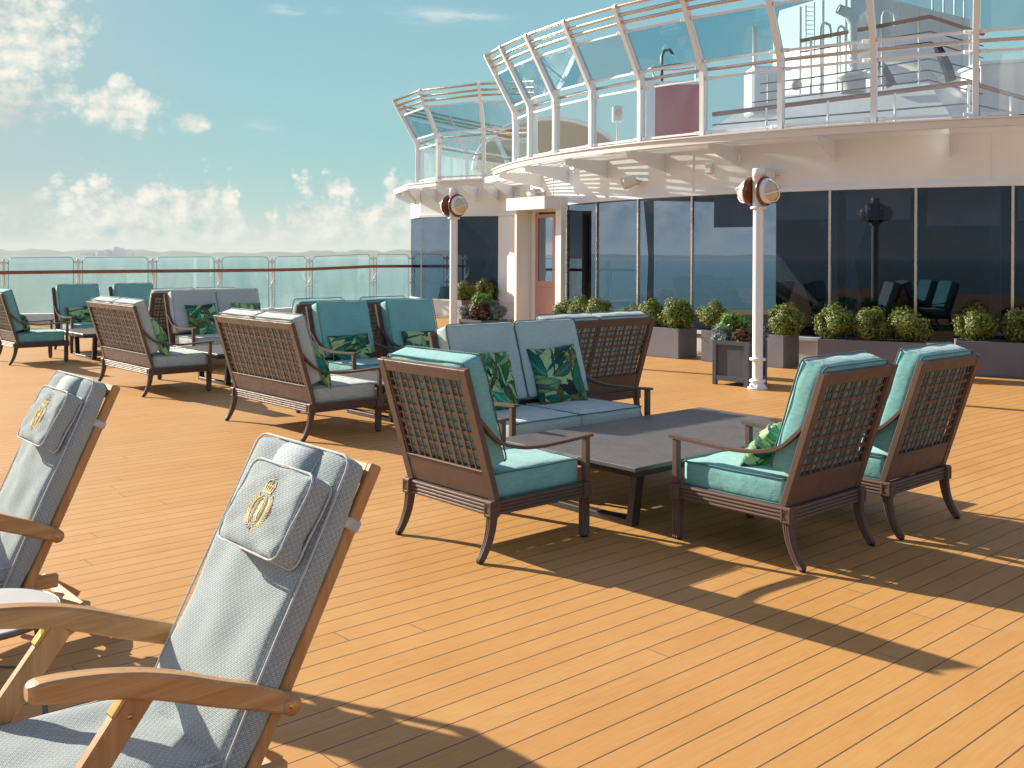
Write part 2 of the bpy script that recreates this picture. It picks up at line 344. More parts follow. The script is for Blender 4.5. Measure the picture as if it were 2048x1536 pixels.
# ------------------------------------------------------------------ mesh helpers
class MB:
    """collects shapes and links them as ONE mesh object"""
    def __init__(s): s.v = []; s.f = []; s.sm = []; s.uv = None
    def add(s, vs, fs, smooth=False):
        o = len(s.v); s.v += [tuple(p) for p in vs]; s.f += [tuple(i+o for i in f) for f in fs]; s.sm += [smooth]*len(fs); return s
    def box(s, c, size, M=None, bev=0.0):
        x, y, z = (k/2 for k in size); c = Vector(c)
        if bev <= 0:
            P = [Vector((i*x, j*y, k*z)) for i in (-1, 1) for j in (-1, 1) for k in (-1, 1)]
            F = [(0, 1, 3, 2), (4, 6, 7, 5), (0, 4, 5, 1), (2, 3, 7, 6), (0, 2, 6, 4), (1, 5, 7, 3)]
        else:
            bev = min(bev, x*.95, y*.95, z*.95)
            P = []; idx = {}
            for i in (-1, 1):
                for j in (-1, 1):
                    for k in (-1, 1):
                        for a in range(3):
                            q = [i*(x-bev), j*(y-bev), k*(z-bev)]; q[a] = (i*x, j*y, k*z)[a]
                            idx[(i, j, k, a)] = len(P); P.append(Vector(q))
            F = []
            for a in range(3):
                for sg in (-1, 1):
                    o1, o2 = [q for q in range(3) if q != a]; ring = []
                    for p, q in ((-1, -1), (1, -1), (1, 1), (-1, 1)):
                        t = [0, 0, 0]; t[a] = sg; t[o1] = p; t[o2] = q; ring.append(idx[(*t, a)])
                    F.append(tuple(ring))
            for a in range(3):
                o1, o2 = [q for q in range(3) if q != a]
                for p in (-1, 1):
                    for q in (-1, 1):
                        t0 = [0]*3; t1 = [0]*3; t0[a] = -1; t1[a] = 1
                        for t in (t0, t1): t[o1] = p; t[o2] = q
                        F.append((idx[(*t0, o1)], idx[(*t1, o1)], idx[(*t1, o2)], idx[(*t0, o2)]))
            for i in (-1, 1):
                for j in (-1, 1):
                    for k in (-1, 1): F.append(tuple(idx[(i, j, k, a)] for a in range(3)))
        if M is not None: P = [M @ p for p in P]
        P = [p + c for p in P]; cen = c
        F2 = []
        for f in F:                                   # outward winding
            n = (P[f[1]]-P[f[0]]).cross(P[f[2]]-P[f[0]]); m = sum((P[i] for i in f), Vector())/len(f) - cen
            F2.append(f if n.dot(m) > 0 else tuple(reversed(f)))
        return s.add(P, F2)
    def bar(s, a, b, w, t, up=(0, 0, 1), bev=0.0, ext=0.0):
        """box along a->b, width w across, thickness t along up"""
        a, b = Vector(a), Vector(b); d = (b-a); l = d.length; d.normalize(); up = Vector(up)
        x = d.cross(up)
        if x.length < 1e-4: x = d.cross(Vector((1, 0, 0)))
        x.normalize(); u = x.cross(d).normalized()
        M = Matrix((x, d, u)).transposed()
        return s.box((a+b)/2, (w, l+2*ext, t), M, bev)
    def tube(s, pts, r, n=10, closed=False, cap=True, radii=None, smooth=True):
        pts = [Vector(p) for p in pts]; k = len(pts); V = []; F = []; prev = None
        for i, p in enumerate(pts):
            if closed: d = pts[(i+1) % k]-pts[i-1]
            else: d = pts[min(i+1, k-1)]-pts[max(i-1, 0)]
            d.normalize()
            if prev is None:
                x = d.cross(Vector((0, 0, 1)))
                if x.length < 1e-3: x = d.cross(Vector((1, 0, 0)))
            else: x = prev - d*prev.dot(d)
            x.normalize(); prev = x; y = d.cross(x); rr = radii[i] if radii else r
            V += [p + (x*math.cos(t)+y*math.sin(t))*rr for t in (2*math.pi*j/n for j in range(n))]
        for i in range(k if closed else k-1):
            i2 = (i+1) % k
            for j in range(n): F.append((i*n+j, i2*n+j, i2*n+(j+1) % n, i*n+(j+1) % n))
        F = [tuple(reversed(f)) for f in F]
        s.add(V, F, smooth)
        if cap and not closed:
            o = len(s.v)-len(V)
            s.f.append(tuple(o+j for j in range(n))); s.sm.append(False)
            s.f.append(tuple(o+(k-1)*n+j for j in reversed(range(n)))); s.sm.append(False)
        return s
    def ribbon(s, pts, w, t, side, smooth=False):
        """rectangular section swept along pts; side = width direction, t may be a list"""
        pts = [Vector(p) for p in pts]; side = Vector(side).normalized(); k = len(pts); V = []
        for i, p in enumerate(pts):
            d = (pts[min(i+1, k-1)]-pts[max(i-1, 0)]).normalized(); u = side.cross(d).normalized()
            ww = w[i] if isinstance(w, (list, tuple)) else w; tt = t[i] if isinstance(t, (list, tuple)) else t
            V += [p-side*ww/2-u*tt/2, p+side*ww/2-u*tt/2, p+side*ww/2+u*tt/2, p-side*ww/2+u*tt/2]
        F = []
        for i in range(k-1):
            for j in range(4): F.append((i*4+j, i*4+(j+1) % 4, i*4+4+(j+1) % 4, i*4+4+j))
        F.append((3, 2, 1, 0)); F.append(tuple((k-1)*4+j for j in range(4)))
        return s.add(V, F, smooth)
    def lathe(s, prof, c=(0, 0, 0), axis=(0, 0, 1), n=24, smooth=True):
        c = Vector(c); ax = Vector(axis).normalized(); x = ax.orthogonal().normalized(); y = ax.cross(x); V = []; F = []
        for r, h in prof:
            V += [c+ax*h+(x*math.cos(2*math.pi*j/n)+y*math.sin(2*math.pi*j/n))*max(r, 1e-5) for j in range(n)]
        for i in range(len(prof)-1):
            for j in range(n): F.append((i*n+j, i*n+(j+1) % n, (i+1)*n+(j+1) % n, (i+1)*n+j))
        return s.add(V, F, smooth)
    def prism(s, poly, vec, smooth=False):
        P = [Vector(p) for p in poly]; v = Vector(vec); k = len(P)
        nrm = Vector()
        for i in range(k): nrm += P[i].cross(P[(i+1) % k])
        if nrm.dot(v) < 0: P.reverse()
        V = P + [p+v for p in P]
        F = [tuple(reversed(range(k))), tuple(range(k, 2*k))]+[(i, (i+1) % k, k+(i+1) % k, k+i) for i in range(k)]
        return s.add(V, F, smooth)
    def build(s, name, mat, parent=None, loc=None, label=None):
        me = bpy.data.meshes.new(name); me.from_pydata(s.v, [], s.f); me.polygons.foreach_set('use_smooth', s.sm)
        if s.uv is not None:
            ul = me.uv_layers.new(name='UVMap'); lv = [0]*len(me.loops); me.loops.foreach_get('vertex_index', lv)
            ul.data.foreach_set('uv', np.asarray(s.uv, dtype=np.float32)[lv].ravel())
        me.update(); me.materials.append(MATS[mat])
        o = bpy.data.objects.new(name, me); scene.collection.objects.link(o)
        if parent is not None: o.parent = parent
        if loc is not None: o.location = loc
        if label: o['label'] = label
        return o

def tag(o, label=None, cat=None, group=None, kind=None):
    for k, v in (('label', label), ('category', cat), ('group', group), ('kind', kind)):
        if v is not None: o[k] = v
    return o
def thing(name, label, cat, loc=(0, 0, 0), rz=0., group=None):
    o = bpy.data.objects.new(name, None); scene.collection.objects.link(o); o.empty_display_size = .2
    o.location = loc; o.rotation_euler = (0, 0, rz); return tag(o, label, cat, group)
def dup(root, loc=None, rz=None, label=None, group=None):
    r = root.copy(); scene.collection.objects.link(r)
    if loc is not None: r.location = loc
    if rz is not None: r.rotation_euler = (0, 0, rz)
    if label: r['label'] = label
    if group: r['group'] = group
    for ch in list(root.children):
        c = ch.copy(); scene.collection.objects.link(c); c.parent = r
        for g in list(ch.children):
            d = g.copy(); scene.collection.objects.link(d); d.parent = c
    return r
def structure(o): o['kind'] = 'structure'; return o

# pixel helpers of the 2048 px photograph, used only to read real positions off it
F_, CX_, CY_, RL_ = 2016., 960., 510., .005
def uvp(px, py):
    a, b = px-CX_, py-CY_; n = 1+RL_*RL_; return (a+RL_*b)/n, (b-RL_*a)/n
def at(px, py, Y):
    u, v = uvp(px, py); return Vector((u*Y/F_, Y, EYE-v*Y/F_))
def gnd(px, py, z=0.):
    u, v = uvp(px, py); Y = F_*(EYE-z)/v; return Vector((u*Y/F_, Y, z))

def cushion(W, D, H, r=.03, puff=.015, n=(14, 14, 6), seed=0, wob=.004, sag=0.):
    """rounded, slightly puffed box centred on the origin; returns verts, faces, uv (metres)"""
    nx, ny, nz = n; hx, hy, hz = W/2, D/2, H/2; rnd = random.Random(seed)
    ph = [rnd.uniform(0, 6.28) for _ in range(8)]
    V = []; F = []; UV = []; key = {}
    def vert(a, b, c, fa):
        k = (round(a, 4), round(b, 4), round(c, 4), fa)
        if k in key: return key[k]
        p = Vector((a*hx, b*hy, c*hz)); q = Vector((max(-hx+r, min(hx-r, p.x)), max(-hy+r, min(hy-r, p.y)), max(-hz+r, min(hz-r, p.z))))
        d = p-q
        if d.length > 1e-6: p = q+d.normalized()*r
        pz = puff*(1-a**4)*(1-b**4)
        p.z += c*pz - sag*(1-a*a)*(1-b*b)*(c > 0)
        p.x += a*puff*.6*(1-b**4)*(1-c*c); p.y += b*puff*.6*(1-a**4)*(1-c*c)
        w = wob*(math.sin(a*5+ph[0])*math.sin(b*4+ph[1])+.6*math.sin(a*9+ph[2]+b*3)*math.sin(b*8+ph[3]))
        p.z += w*c; p.x += wob*.6*math.sin(b*7+ph[4])*a; p.y += wob*.6*math.sin(a*7+ph[5])*b
        V.append(p); key[k] = len(V)-1
        UV.append((p.x, p.y) if fa == 2 else ((p.y, p.z) if fa == 0 else (p.x, p.z)))
        return key[k]
    ax = [(2, 0, 1, nx, ny), (0, 1, 2, ny, nz), (1, 0, 2, nx, nz)]
    for fa, o1, o2, n1, n2 in ax:
        for sg in (-1, 1):
            for i in range(n1):
                for j in range(n2):
                    q = []
                    for di, dj in ((0, 0), (1, 0), (1, 1), (0, 1)):
                        t = [0, 0, 0]; t[fa] = sg
                        # denser towards the rims
                        t[o1] = math.sin((-1+2*(i+di)/n1)*math.pi/2)*.35+(-1+2*(i+di)/n1)*.65
                        t[o2] = math.sin((-1+2*(j+dj)/n2)*math.pi/2)*.35+(-1+2*(j+dj)/n2)*.65
                        q.append(vert(*t, fa))
                    a, b, c = V[q[0]], V[q[1]], V[q[2]]; nn = (b-a).cross(c-a); m = (a+c)/2
                    axis = [0, 0, 0]; axis[fa] = sg
                    if nn.dot(Vector(axis)) < 0: q.reverse()
                    F.append(tuple(q))
    return V, F, UV
def merge_shell(V, F, UV):
    """keep UV seams but weld shading by position normals"""
    return V, F, UV
def cushion_obj(name, mat, parent, dims, M, pipe=None, seed=0, r=.03, puff=.015, sag=0., n=(14, 14, 6), wob=.004, pr=.0055, pipe_both=True):
    V, F, UV = cushion(*dims, r=r, puff=puff, seed=seed, sag=sag, n=n, wob=wob)
    # weld the face patches so that the shading runs round the edges
    pos = {}; idx = []; V2 = []
    for p in V:
        k = (round(p.x, 4), round(p.y, 4), round(p.z, 4))
        if k not in pos: pos[k] = len(V2); V2.append(p)
        idx.append(pos[k])
    mb = MB(); mb.add([M @ p for p in V2], [tuple(idx[i] for i in f) for f in F], True)
    o = mb.build(name, mat, parent)
    me = o.data; ul = me.uv_layers.new(name='UVMap'); flat = [UV[i] for f in F for i in f]
    # faces with welded (degenerate) corners keep their loop count, so this order matches
    if len(flat) == len(me.loops): ul.data.foreach_set('uv', np.array(flat, dtype=np.float32).ravel())
    if pipe:
        pm = MB(); W, D, H = dims
        for sg in ((1, -1) if pipe_both else (1,)):
            loop = []; rr = r*1.6
            for cx_, cy_, a0 in ((1, 1, 0), (-1, 1, 90), (-1, -1, 180), (1, -1, 270)):
                for t in range(0, 91, 30):
                    an = R_(a0+t); loop.append(Vector((cx_*(W/2-rr)+rr*math.cos(an), cy_*(D/2-rr)+rr*math.sin(an), 0)))
            pts = []
            for i in range(len(loop)):
                p, q = loop[i], loop[(i+1) % len(loop)]; m = 6 if (p-q).length > .15 else 1
                for k in range(m): pts.append(p.lerp(q, k/m))
            ph = seed*1.7
            for i, p in enumerate(pts):
                a, b = p.x/(W/2), p.y/(D/2)
                pts[i] = Vector((p.x*(1+puff*.35/(W/2)), p.y*(1+puff*.35/(D/2)), sg*(H/2-r*.28+puff*.12) + .0015*math.sin(a*6+b*5+ph)))
            pm.tube([M @ p for p in pts], pr, 6, closed=True)
        pm.build('piping', pipe, o)
    return o

# leaf-print pillows: leaves painted on the cloth as vertex colours
def leaf_print(n, seed):
    rnd = random.Random(seed); g = np.linspace(0, 1, n); X, Y = np.meshgrid(g, g)
    pal = [(.010, .014, .045), (.012, .016, .05), (.015, .13, .09), (.02, .24, .16), (.16, .40, .10), (.34, .56, .22), (.03, .10, .055), (.15, .14, .05), (.26, .50, .26), (.02, .33, .22), (.10, .20, .10)]
    col = np.ones((n, n, 3))*np.array((.40, .60, .30))
    for k in range(34):
        cx, cy = rnd.uniform(-.1, 1.1), rnd.uniform(-.1, 1.1); th = rnd.uniform(0, 6.28); ln = rnd.uniform(.20, .40); wd = ln*rnd.uniform(.42, .72)
        if k > 25: wd = ln*rnd.uniform(.10, .20); ln *= 1.2
        dx, dy = X-cx, Y-cy; a = (dx*math.cos(th)+dy*math.sin(th))/ln; b = (-dx*math.sin(th)+dy*math.cos(th))/wd
        b = b + .35*(a*a-.3)*rnd.choice((-1, 1)); bb = np.abs(b)
        prof = np.where(np.abs(a) < 1, (1-np.abs(a)**1.6)*(1+.35*a), -1)*.6
        inside = bb < prof
        c = np.array(rnd.choice(pal if k < 26 else pal[:2]+pal[5:6])); c2 = np.array(rnd.choice(pal[2:]))
        f = np.clip(.5+.6*a, 0, 1)[..., None]*rnd.uniform(.2, .7); cc = c*(1-f)+c2*f
        vein = (np.abs(b) < .05) | ((np.abs(((a-bb*.5)*7) % 1-.5) < .06) & (bb > .08))
        cc = np.where(vein[..., None], cc*.45 if rnd.random() < .6 else np.minimum(1, cc*1.9+.04), cc)
        col = np.where(inside[..., None], cc, col)
        edge = (bb > prof-.1) & inside
        col = np.where(edge[..., None], col*.55, col)
    return col
def pillow_obj(parentless_name, w, h, t, seed, n=84):
    V = []; F = []; col = leaf_print(n, seed); C = []; rnd = random.Random(seed); ph = [rnd.uniform(0, 6.28) for _ in range(6)]
    for sg in (1, -1):
        for j in range(n):
            for i in range(n):
                a, b = -1+2*i/(n-1), -1+2*j/(n-1)
                pin = 1-.07*(1-a*a)*abs(b)**3; pin2 = 1-.07*(1-b*b)*abs(a)**3
                fat = max(0, (1-abs(a)**2.6)*(1-abs(b)**2.6))**.52
                wr = .012*math.sin(a*7+b*5+ph[0])*math.sin(b*6-a*3+ph[1])*(1-fat*.6)*(1-a**8)*(1-b**8)
                V.append((a*w/2*pin2, sg*(t/2*fat+.004)+wr, b*h/2*pin)); C.append(col[j, i] if sg > 0 else col[n-1-j, i])
    for s in range(2):
        o = s*n*n
        for j in range(n-1):
            for i in range(n-1):
                q = (o+j*n+i, o+j*n+i+1, o+(j+1)*n+i+1, o+(j+1)*n+i)
                F.append(tuple(reversed(q)) if s == 0 else q)
    rim = [i for i in range(n)]+[j*n+n-1 for j in range(1, n)]+[(n-1)*n+i for i in range(n-2, -1, -1)]+[j*n for j in range(n-2, 0, -1)]
    for k in range(len(rim)):
        a, b = rim[k], rim[(k+1) % len(rim)]; F.append((a, b, n*n+b, n*n+a))
    mb = MB(); mb.add(V, F, True); o = mb.build(parentless_name, 'leaf_print')
    ca = o.data.color_attributes.new('print', 'FLOAT_COLOR', 'POINT')
    arr = np.ones((len(V), 4), dtype=np.float32); arr[:, :3] = np.array(C); ca.data.foreach_set('color', arr.ravel())
    return o
# ------------------------------------------------------------------ the ship: deck, sea, far shore
def build_setting():
    # open water all round, its surface 24 m below the deck
    n = 48; V = [(0, 0, -24)]; F = []
    rr = [30, 120, 500, 2000, 8000, 30000, 90000]
    for r in rr: V += [(r*math.cos(2*math.pi*k/n), r*math.sin(2*math.pi*k/n), -24) for k in range(n)]
    for k in range(n): F.append((0, 1+k, 1+(k+1) % n))
    for i in range(len(rr)-1):
        for k in range(n): F.append((1+i*n+k, 1+(i+1)*n+k, 1+(i+1)*n+(k+1) % n, 1+i*n+(k+1) % n))
    mb = MB(); mb.add(V, F); structure(mb.build('sea', 'sea_water'))
    # teak-coloured deck of the ship
    mb = MB(); mb.prism([(p[0], p[1], -.25) for p in DECK_EDGE], (0, 0, .25)); structure(mb.build('deck', 'deck_planks'))
    mb = MB(); mb.prism([(p[0]*.999, p[1], -9) for p in DECK_EDGE], (0, 0, 8.74)); mb.build('ship_hull', 'hull_white'); structure(bpy.data.objects['ship_hull'])
    # low hills on the far shore
    rnd = random.Random(4); mb = MB(); V = []; F = []; m = 240
    def ridge(a):
        t = math.degrees(a); h = 30
        for c, w, hh in ((-19, 4, 26), (-25, 3, 22), (-9, 3.5, 24), (-4, 4, 32), (2, 5, 30), (-34, 6, 35), (-55, 9, 35), (25, 9, 35)):
            h += hh*math.exp(-((t-c)/w)**2)
        return h
    for i in range(m+1):
        a = R_(-75+120*i/m); h = ridge(a)*(1+.18*math.sin(i*1.3)+.10*math.sin(i*3.7)+.06*rnd.uniform(-1, 1))
        for r, z in ((10500, -25), (10900, h*.75-24), (11400, h-24), (12500, -25)): V.append((r*math.sin(a), r*math.cos(a), z))
    for i in range(m):
        for k in range(3): F.append((i*4+k, i*4+k+1, i*4+4+k+1, i*4+4+k))
    mb.add(V, F, True); structure(mb.build('hills', 'hill_green'))
    # far city, a cluster of towers that reads as one mass
    mb = MB()
    for px in list(np.linspace(165, 265, 34)):
        d = 1-abs(px-235)/75; h = max(30, rnd.uniform(.35, 1.)*92*max(.3, d)); w = rnd.uniform(22, 46); Y = rnd.uniform(9300, 10000)
        p = at(px+rnd.uniform(-3, 3), 512, Y); mb.box((p.x, Y, -24+h/2), (w, w, h))
    o = mb.build('city_skyline', 'city_grey'); o['kind'] = 'stuff'; o['label'] = 'pale hazy towers of a far city on the horizon beyond the glass railing'

# deck outline: follows the railing on the far side and runs well past the camera
RAIL_PTS = [(-400, 545.5, 22.4), (0, 545.4, 22.8), (150, 543.6, 23.3), (300, 542.4, 23.9), (433, 541.3, 24.6), (541, 540.2, 25.6), (616, 538.5, 26.6), (745, 532.8, 27.6), (822, 532.4, 28.2), (893, 532.2, 28.6), (930, 532.2, 28.9)]
RAIL = [at(*p) for p in RAIL_PTS]
_far = [(p.x, p.y+.35) for p in RAIL]
DECK_EDGE = [(-30, 20.5), (-17, 22.3)]+_far+[(6, 30.), (30, 30), (34, 10), (30, -16), (-18, -16), (-30, -5)]

C0 = Vector((10.946, 23.034)); RW, RL = 9.795, 10.771
def pol(r, a, z=0.): return Vector((C0.x+r*math.cos(R_(a)), C0.y+r*math.sin(R_(a)), z))
def arc_solid(mb, r0, r1, a0, a1, z0, z1, n=40, smooth=True):
    V = []; F = []
    for i in range(n+1):
        a = a0+(a1-a0)*i/n; V += [pol(r0, a, z0), pol(r1, a, z0), pol(r1, a, z1), pol(r0, a, z1)]
    for i in range(n):
        for j in range(4): F.append((i*4+j, i*4+4+j, i*4+4+(j+1) % 4, i*4+(j+1) % 4))
    F.append((0, 1, 2, 3)); F.append((n*4+3, n*4+2, n*4+1, n*4))
    # orient so that the outer wall faces outwards
    f = F[1]; nn = (V[f[1]]-V[f[0]]).cross(V[f[2]]-V[f[0]]); out = V[f[0]]-Vector((C0.x, C0.y, V[f[0]].z))
    if nn.dot(out) < 0: F = [tuple(reversed(q)) for q in F]
    # flat shading: separate vertices per quad strip would be heavier, short facets read as a curve
    mb.add(V, F, False)
MULL = [-160.8, -153.8, -146.7, -139.5, -132.4, -125.7, -118.7, -111.5, -104.3, -97.1, -90]
ZS, ZW = .36, 2.593
def poly_wall(mb, pts, t, z0, z1):
    """solid wall along plan points, thickness t to the left of travel"""
    P = [Vector((p[0], p[1], 0)) for p in pts]; off = []
    for i, p in enumerate(P):
        d = Vector()
        if i > 0: d += (P[i]-P[i-1]).normalized()
        if i < len(P)-1: d += (P[i+1]-P[i]).normalized()
        d.normalize(); off.append(p+Vector((-d.y, d.x, 0))*t)
    V = []
    for p, q in zip(P, off): V += [(p.x, p.y, z0), (q.x, q.y, z0), (q.x, q.y, z1), (p.x, p.y, z1)]
    F = []
    k = len(P)
    for i in range(k-1):
        for j in range(4): F.append((i*4+j, i*4+(j+1) % 4, i*4+4+(j+1) % 4, i*4+4+j))
    F.append((3, 2, 1, 0)); F.append(tuple((k-1)*4+j for j in range(4)))
    mb.add(V, F)

def curtain(mb, pts, z0, z1, tie=None, folds=14, amp=.035):
    """hanging cloth from plan point a to b; tie = (fraction of height, share kept) gathers it"""
    a, b = Vector(pts[0]), Vector(pts[1]); m, k = 60, 20; V = []; d = (b-a); nrm = Vector((-d.y, d.x)).normalized()
    for j in range(k+1):
        t = j/k
        for i in range(m+1):
            s = i/m
            if tie:
                g = 1-(1-tie[1])*max(0, 1-abs((1-t)-tie[0])/max(tie[0], .001)) if (1-t) < tie[0] else 1-(1-tie[1])*(1-(1-t-tie[0])/(1-tie[0])*.6)
                s = s*g
            p = a+d*s+nrm*amp*math.sin(i/m*folds*6.28)
            V.append((p.x, p.y, z0+(z1-z0)*t))
    F = [(j*(m+1)+i, j*(m+1)+i+1, (j+1)*(m+1)+i+1, (j+1)*(m+1)+i) for j in range(k) for i in range(m)]
    mb.add(V, F, True)

def build_deckhouse():
    T = thing('deckhouse', 'white curved deckhouse with a wide band of dark tinted windows behind the planters', 'deckhouse', (C0.x, C0.y, 0))
    def part(mb, name, mat, par=None, label=None):
        mb.v = [(p[0]-C0.x, p[1]-C0.y, p[2]) for p in mb.v]; return mb.build(name, mat, T if par is None else par, None, label)
    mb = MB(); arc_solid(mb, RW-.3, RW+.02, -160.8, -60, 0, ZS-.03, 60); part(mb, 'lower_wall', 'white_paint')
    mb = MB(); arc_solid(mb, RW-.3, RW+.06, -160.8, -60, ZS-.03, ZS+.02, 60); part(mb, 'window_sill', 'white_paint')
    mb = MB(); arc_solid(mb, RW-.3, RW, -190, -60, ZW+.07, 3.36, 90); part(mb, 'upper_wall', 'white_paint')
    mb = MB(); arc_solid(mb, RW-.3, RW+.035, -160, -60, ZW, ZW+.07, 70); part(mb, 'window_header', 'white_paint')
    mb = MB()
    for a in (-139.4, -113.0, -165): mb.bar(pol(RW+.004, a, ZW+.08), pol(RW+.004, a, 3.30), .018, .012, pol(1, a)-pol(0, a))
    part(mb, 'weld_seam', 'white_paint')
    # dark room behind the glass, so that blinds and curtains stand in a real space
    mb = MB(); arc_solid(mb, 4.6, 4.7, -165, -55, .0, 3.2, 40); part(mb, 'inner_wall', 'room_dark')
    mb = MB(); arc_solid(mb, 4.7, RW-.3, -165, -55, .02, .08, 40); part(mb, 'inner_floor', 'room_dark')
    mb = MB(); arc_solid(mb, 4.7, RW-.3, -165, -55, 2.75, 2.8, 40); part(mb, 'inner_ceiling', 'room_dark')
    for a0, a1 in zip(MULL[:-1], MULL[1:]):
        mb = MB(); p, q = pol(RW-.03, a0+.12, ZS+.021), pol(RW-.03, a1-.12, ZS+.021); up = Vector((0, 0, ZW-ZS-.022))
        d = (q-p).normalized(); nn = Vector((d.y, -d.x, 0))
        mb.add([p, q, q+up, p+up], [(0, 1, 2, 3)]); part(mb, 'window_pane', 'tinted_window')
    for a in MULL:
        mb = MB(); nn = pol(1, a)-pol(0, a); mb.bar(pol(RW-.02, a, ZS+.02), pol(RW-.02, a, ZW), .035, .05, nn); part(mb, 'mullion', 'steel')
    for k, (a0, a1) in enumerate(zip(MULL[3:], MULL[4:])):
        mb = MB(); p, q = pol(RW-.45, a0+.7, 0), pol(RW-.45, a1-.7, 0); dz = (.50, .40, .42, .52, .45, .4, .4)[k]
        mb.add([(p.x, p.y, ZW-dz), (q.x, q.y, ZW-dz), (q.x, q.y, ZW+.02), (p.x, p.y, ZW+.02)], [(0, 1, 2, 3)])
        for t in (.03,): mb.bar((p.x, p.y, ZW-dz), (q.x, q.y, ZW-dz), .02, .03)
        part(mb, 'roller_blind', 'blind_cloth')
    for a0, a1, tie in ((-148.0, -149.4, (.42, .35)), (-126.0, -128.6, (.40, .25)), (-125.2, -122.2, (.42, .25)), (-112, -113.6, (.4, .4))):
        mb = MB(); p, q = pol(RW-.55, a0, 0), pol(RW-.55, a1, 0); curtain(mb, [(p.x, p.y), (q.x, q.y)], .15, ZW, tie); part(mb, 'curtain', 'curtain_cloth')
    # slatted sunshade under the balcony edge
    mb = MB()
    for r in np.arange(RW+.12, RL-.08, .098): arc_solid(mb, r-.019, r+.019, -172, -60, 3.335, 3.352, 90)
    part(mb, 'sunshade_slats', 'white_paint')
    mb = MB(); arc_solid(mb, RL-.05, RL, -172.5, -60, 3.315, 3.415, 90); part(mb, 'balcony_edge', 'cream_paint')
    mb = MB(); arc_solid(mb, RL-.06, RL+.03, -172.5, -60, 3.417, 3.437, 90); part(mb, 'edge_strip', 'white_paint')
    mb = MB(); arc_solid(mb, 6.5, RW+.05, -186, -60, 3.362, 3.41, 90); part(mb, 'balcony_floor', 'white_paint')
    for a in (-170.0, -160.4, -151.8, -142.9, -134.3, -125.3, -116.1, -107, -98, -89):
        mb = MB(); n = pol(1, a)-pol(0, a); t = Vector((-n.y, n.x, 0))*.012
        o, i = pol(RL-.055, a), pol(RW+.002, a)
        mb.prism([(o.x, o.y, 3.332), (o.x, o.y, 3.225), (i.x, i.y, 3.02), (i.x, i.y, 3.332)], t); part(mb, 'bracket', 'white_paint')
    # things fixed flat on the wall
    mb = MB(); mb.box((0, 0, 0), (.12, .07, .16), None, .015); M = Matrix.Rotation(R_(-137.5+90), 4, 'Z'); mb.v = [tuple(M @ Vector(p)+pol(RW+.03, -137.4, 3.02)) for p in mb.v]; part(mb, 'junction_box', 'grey_white')
    # door lobby
    R0 = pol(RW+.02, -158.2); Pd = Vector((.98, 20.02)); Pr = Vector((1.50, 19.23)); nd = Vector((-(Pd-Pr).y, (Pd-Pr).x)).normalized(); nd = nd if nd.x < 0 else -nd
    Po = Pd+nd*.36
    mb = MB(); poly_wall(mb, [(Po.x, Po.y), (Pd.x+.02, Pd.y)], -.07, 0, 2.47); part(mb, 'lobby_wing', 'cream_paint')
    mb = MB(); d = (Pd-Pr); l = d.length; d.normalize(); a, b = Pr+d*.05, Pr+d*.80*l
    P3 = lambda p, z: Vector((p.x, p.y, z))
    jb = MB(); jb.bar(P3(b, .02), P3(b, 2.45), .10, .10, (nd.x, nd.y, 0)); jb.bar(P3(Pd-d*.04, .02), P3(Pd-d*.04, 2.45), .12, .05, (nd.x, nd.y, 0)); part(jb, 'door_jamb', 'grey_white')
    b2 = b-d*.06; a2 = a+d*.05
    dm = MB()
    dm.bar(P3((a2+b2)/2, .12), P3((a2+b2)/2, .98), (b2-a2).length, .05, (nd.x, nd.y, 0))
    dm.bar(P3(a2+d*.03, .982), P3(a2+d*.03, 2.40), .06, .05, (nd.x, nd.y, 0)); dm.bar(P3(b2-d*.03, .982), P3(b2-d*.03, 2.40), .06, .05, (nd.x, nd.y, 0))
    dm.bar(P3((a2+b2)/2, 2.33), P3((a2+b2)/2, 2.40), (b2-a2).length-.125, .05, (nd.x, nd.y, 0)); dm.bar(P3((a2+b2)/2, .985), P3((a2+b2)/2, 1.10), (b2-a2).length-.125, .05, (nd.x, nd.y, 0))
    door = part(dm, 'door', 'door_pink')
    gm = MB(); gm.bar(P3((a2+b2)/2, 1.10), P3((a2+b2)/2, 2.33), (b2-a2).length-.122, .012, (nd.x, nd.y, 0)); part(gm, 'door_pane', 'door_mirror', door)
    sm_ = MB(); sm_.bar(P3((a+b)/2+nd*.1, 0), P3((a+b)/2+nd*.1, .10), .95, .30, (nd.x, nd.y, 0)); part(sm_, 'door_step', 'white_paint')
    cm = MB(); e = Pr-d*.06; cm.bar(P3(e, 0), P3(e, 2.66), .17, .12, (nd.x, nd.y, 0)); part(cm, 'lobby_column', 'white_paint')
    k = MB(); k.prism([P3(Po+nd*.12+d*.12, 2.475), P3(Pr+nd*.42-d*.10, 2.475), P3(Pr-d*.15-nd*.1, 2.475), P3(Pd+d*.12-nd*.3, 2.475)], (0, 0, .24)); part(k, 'door_canopy', 'white_paint')
    return T

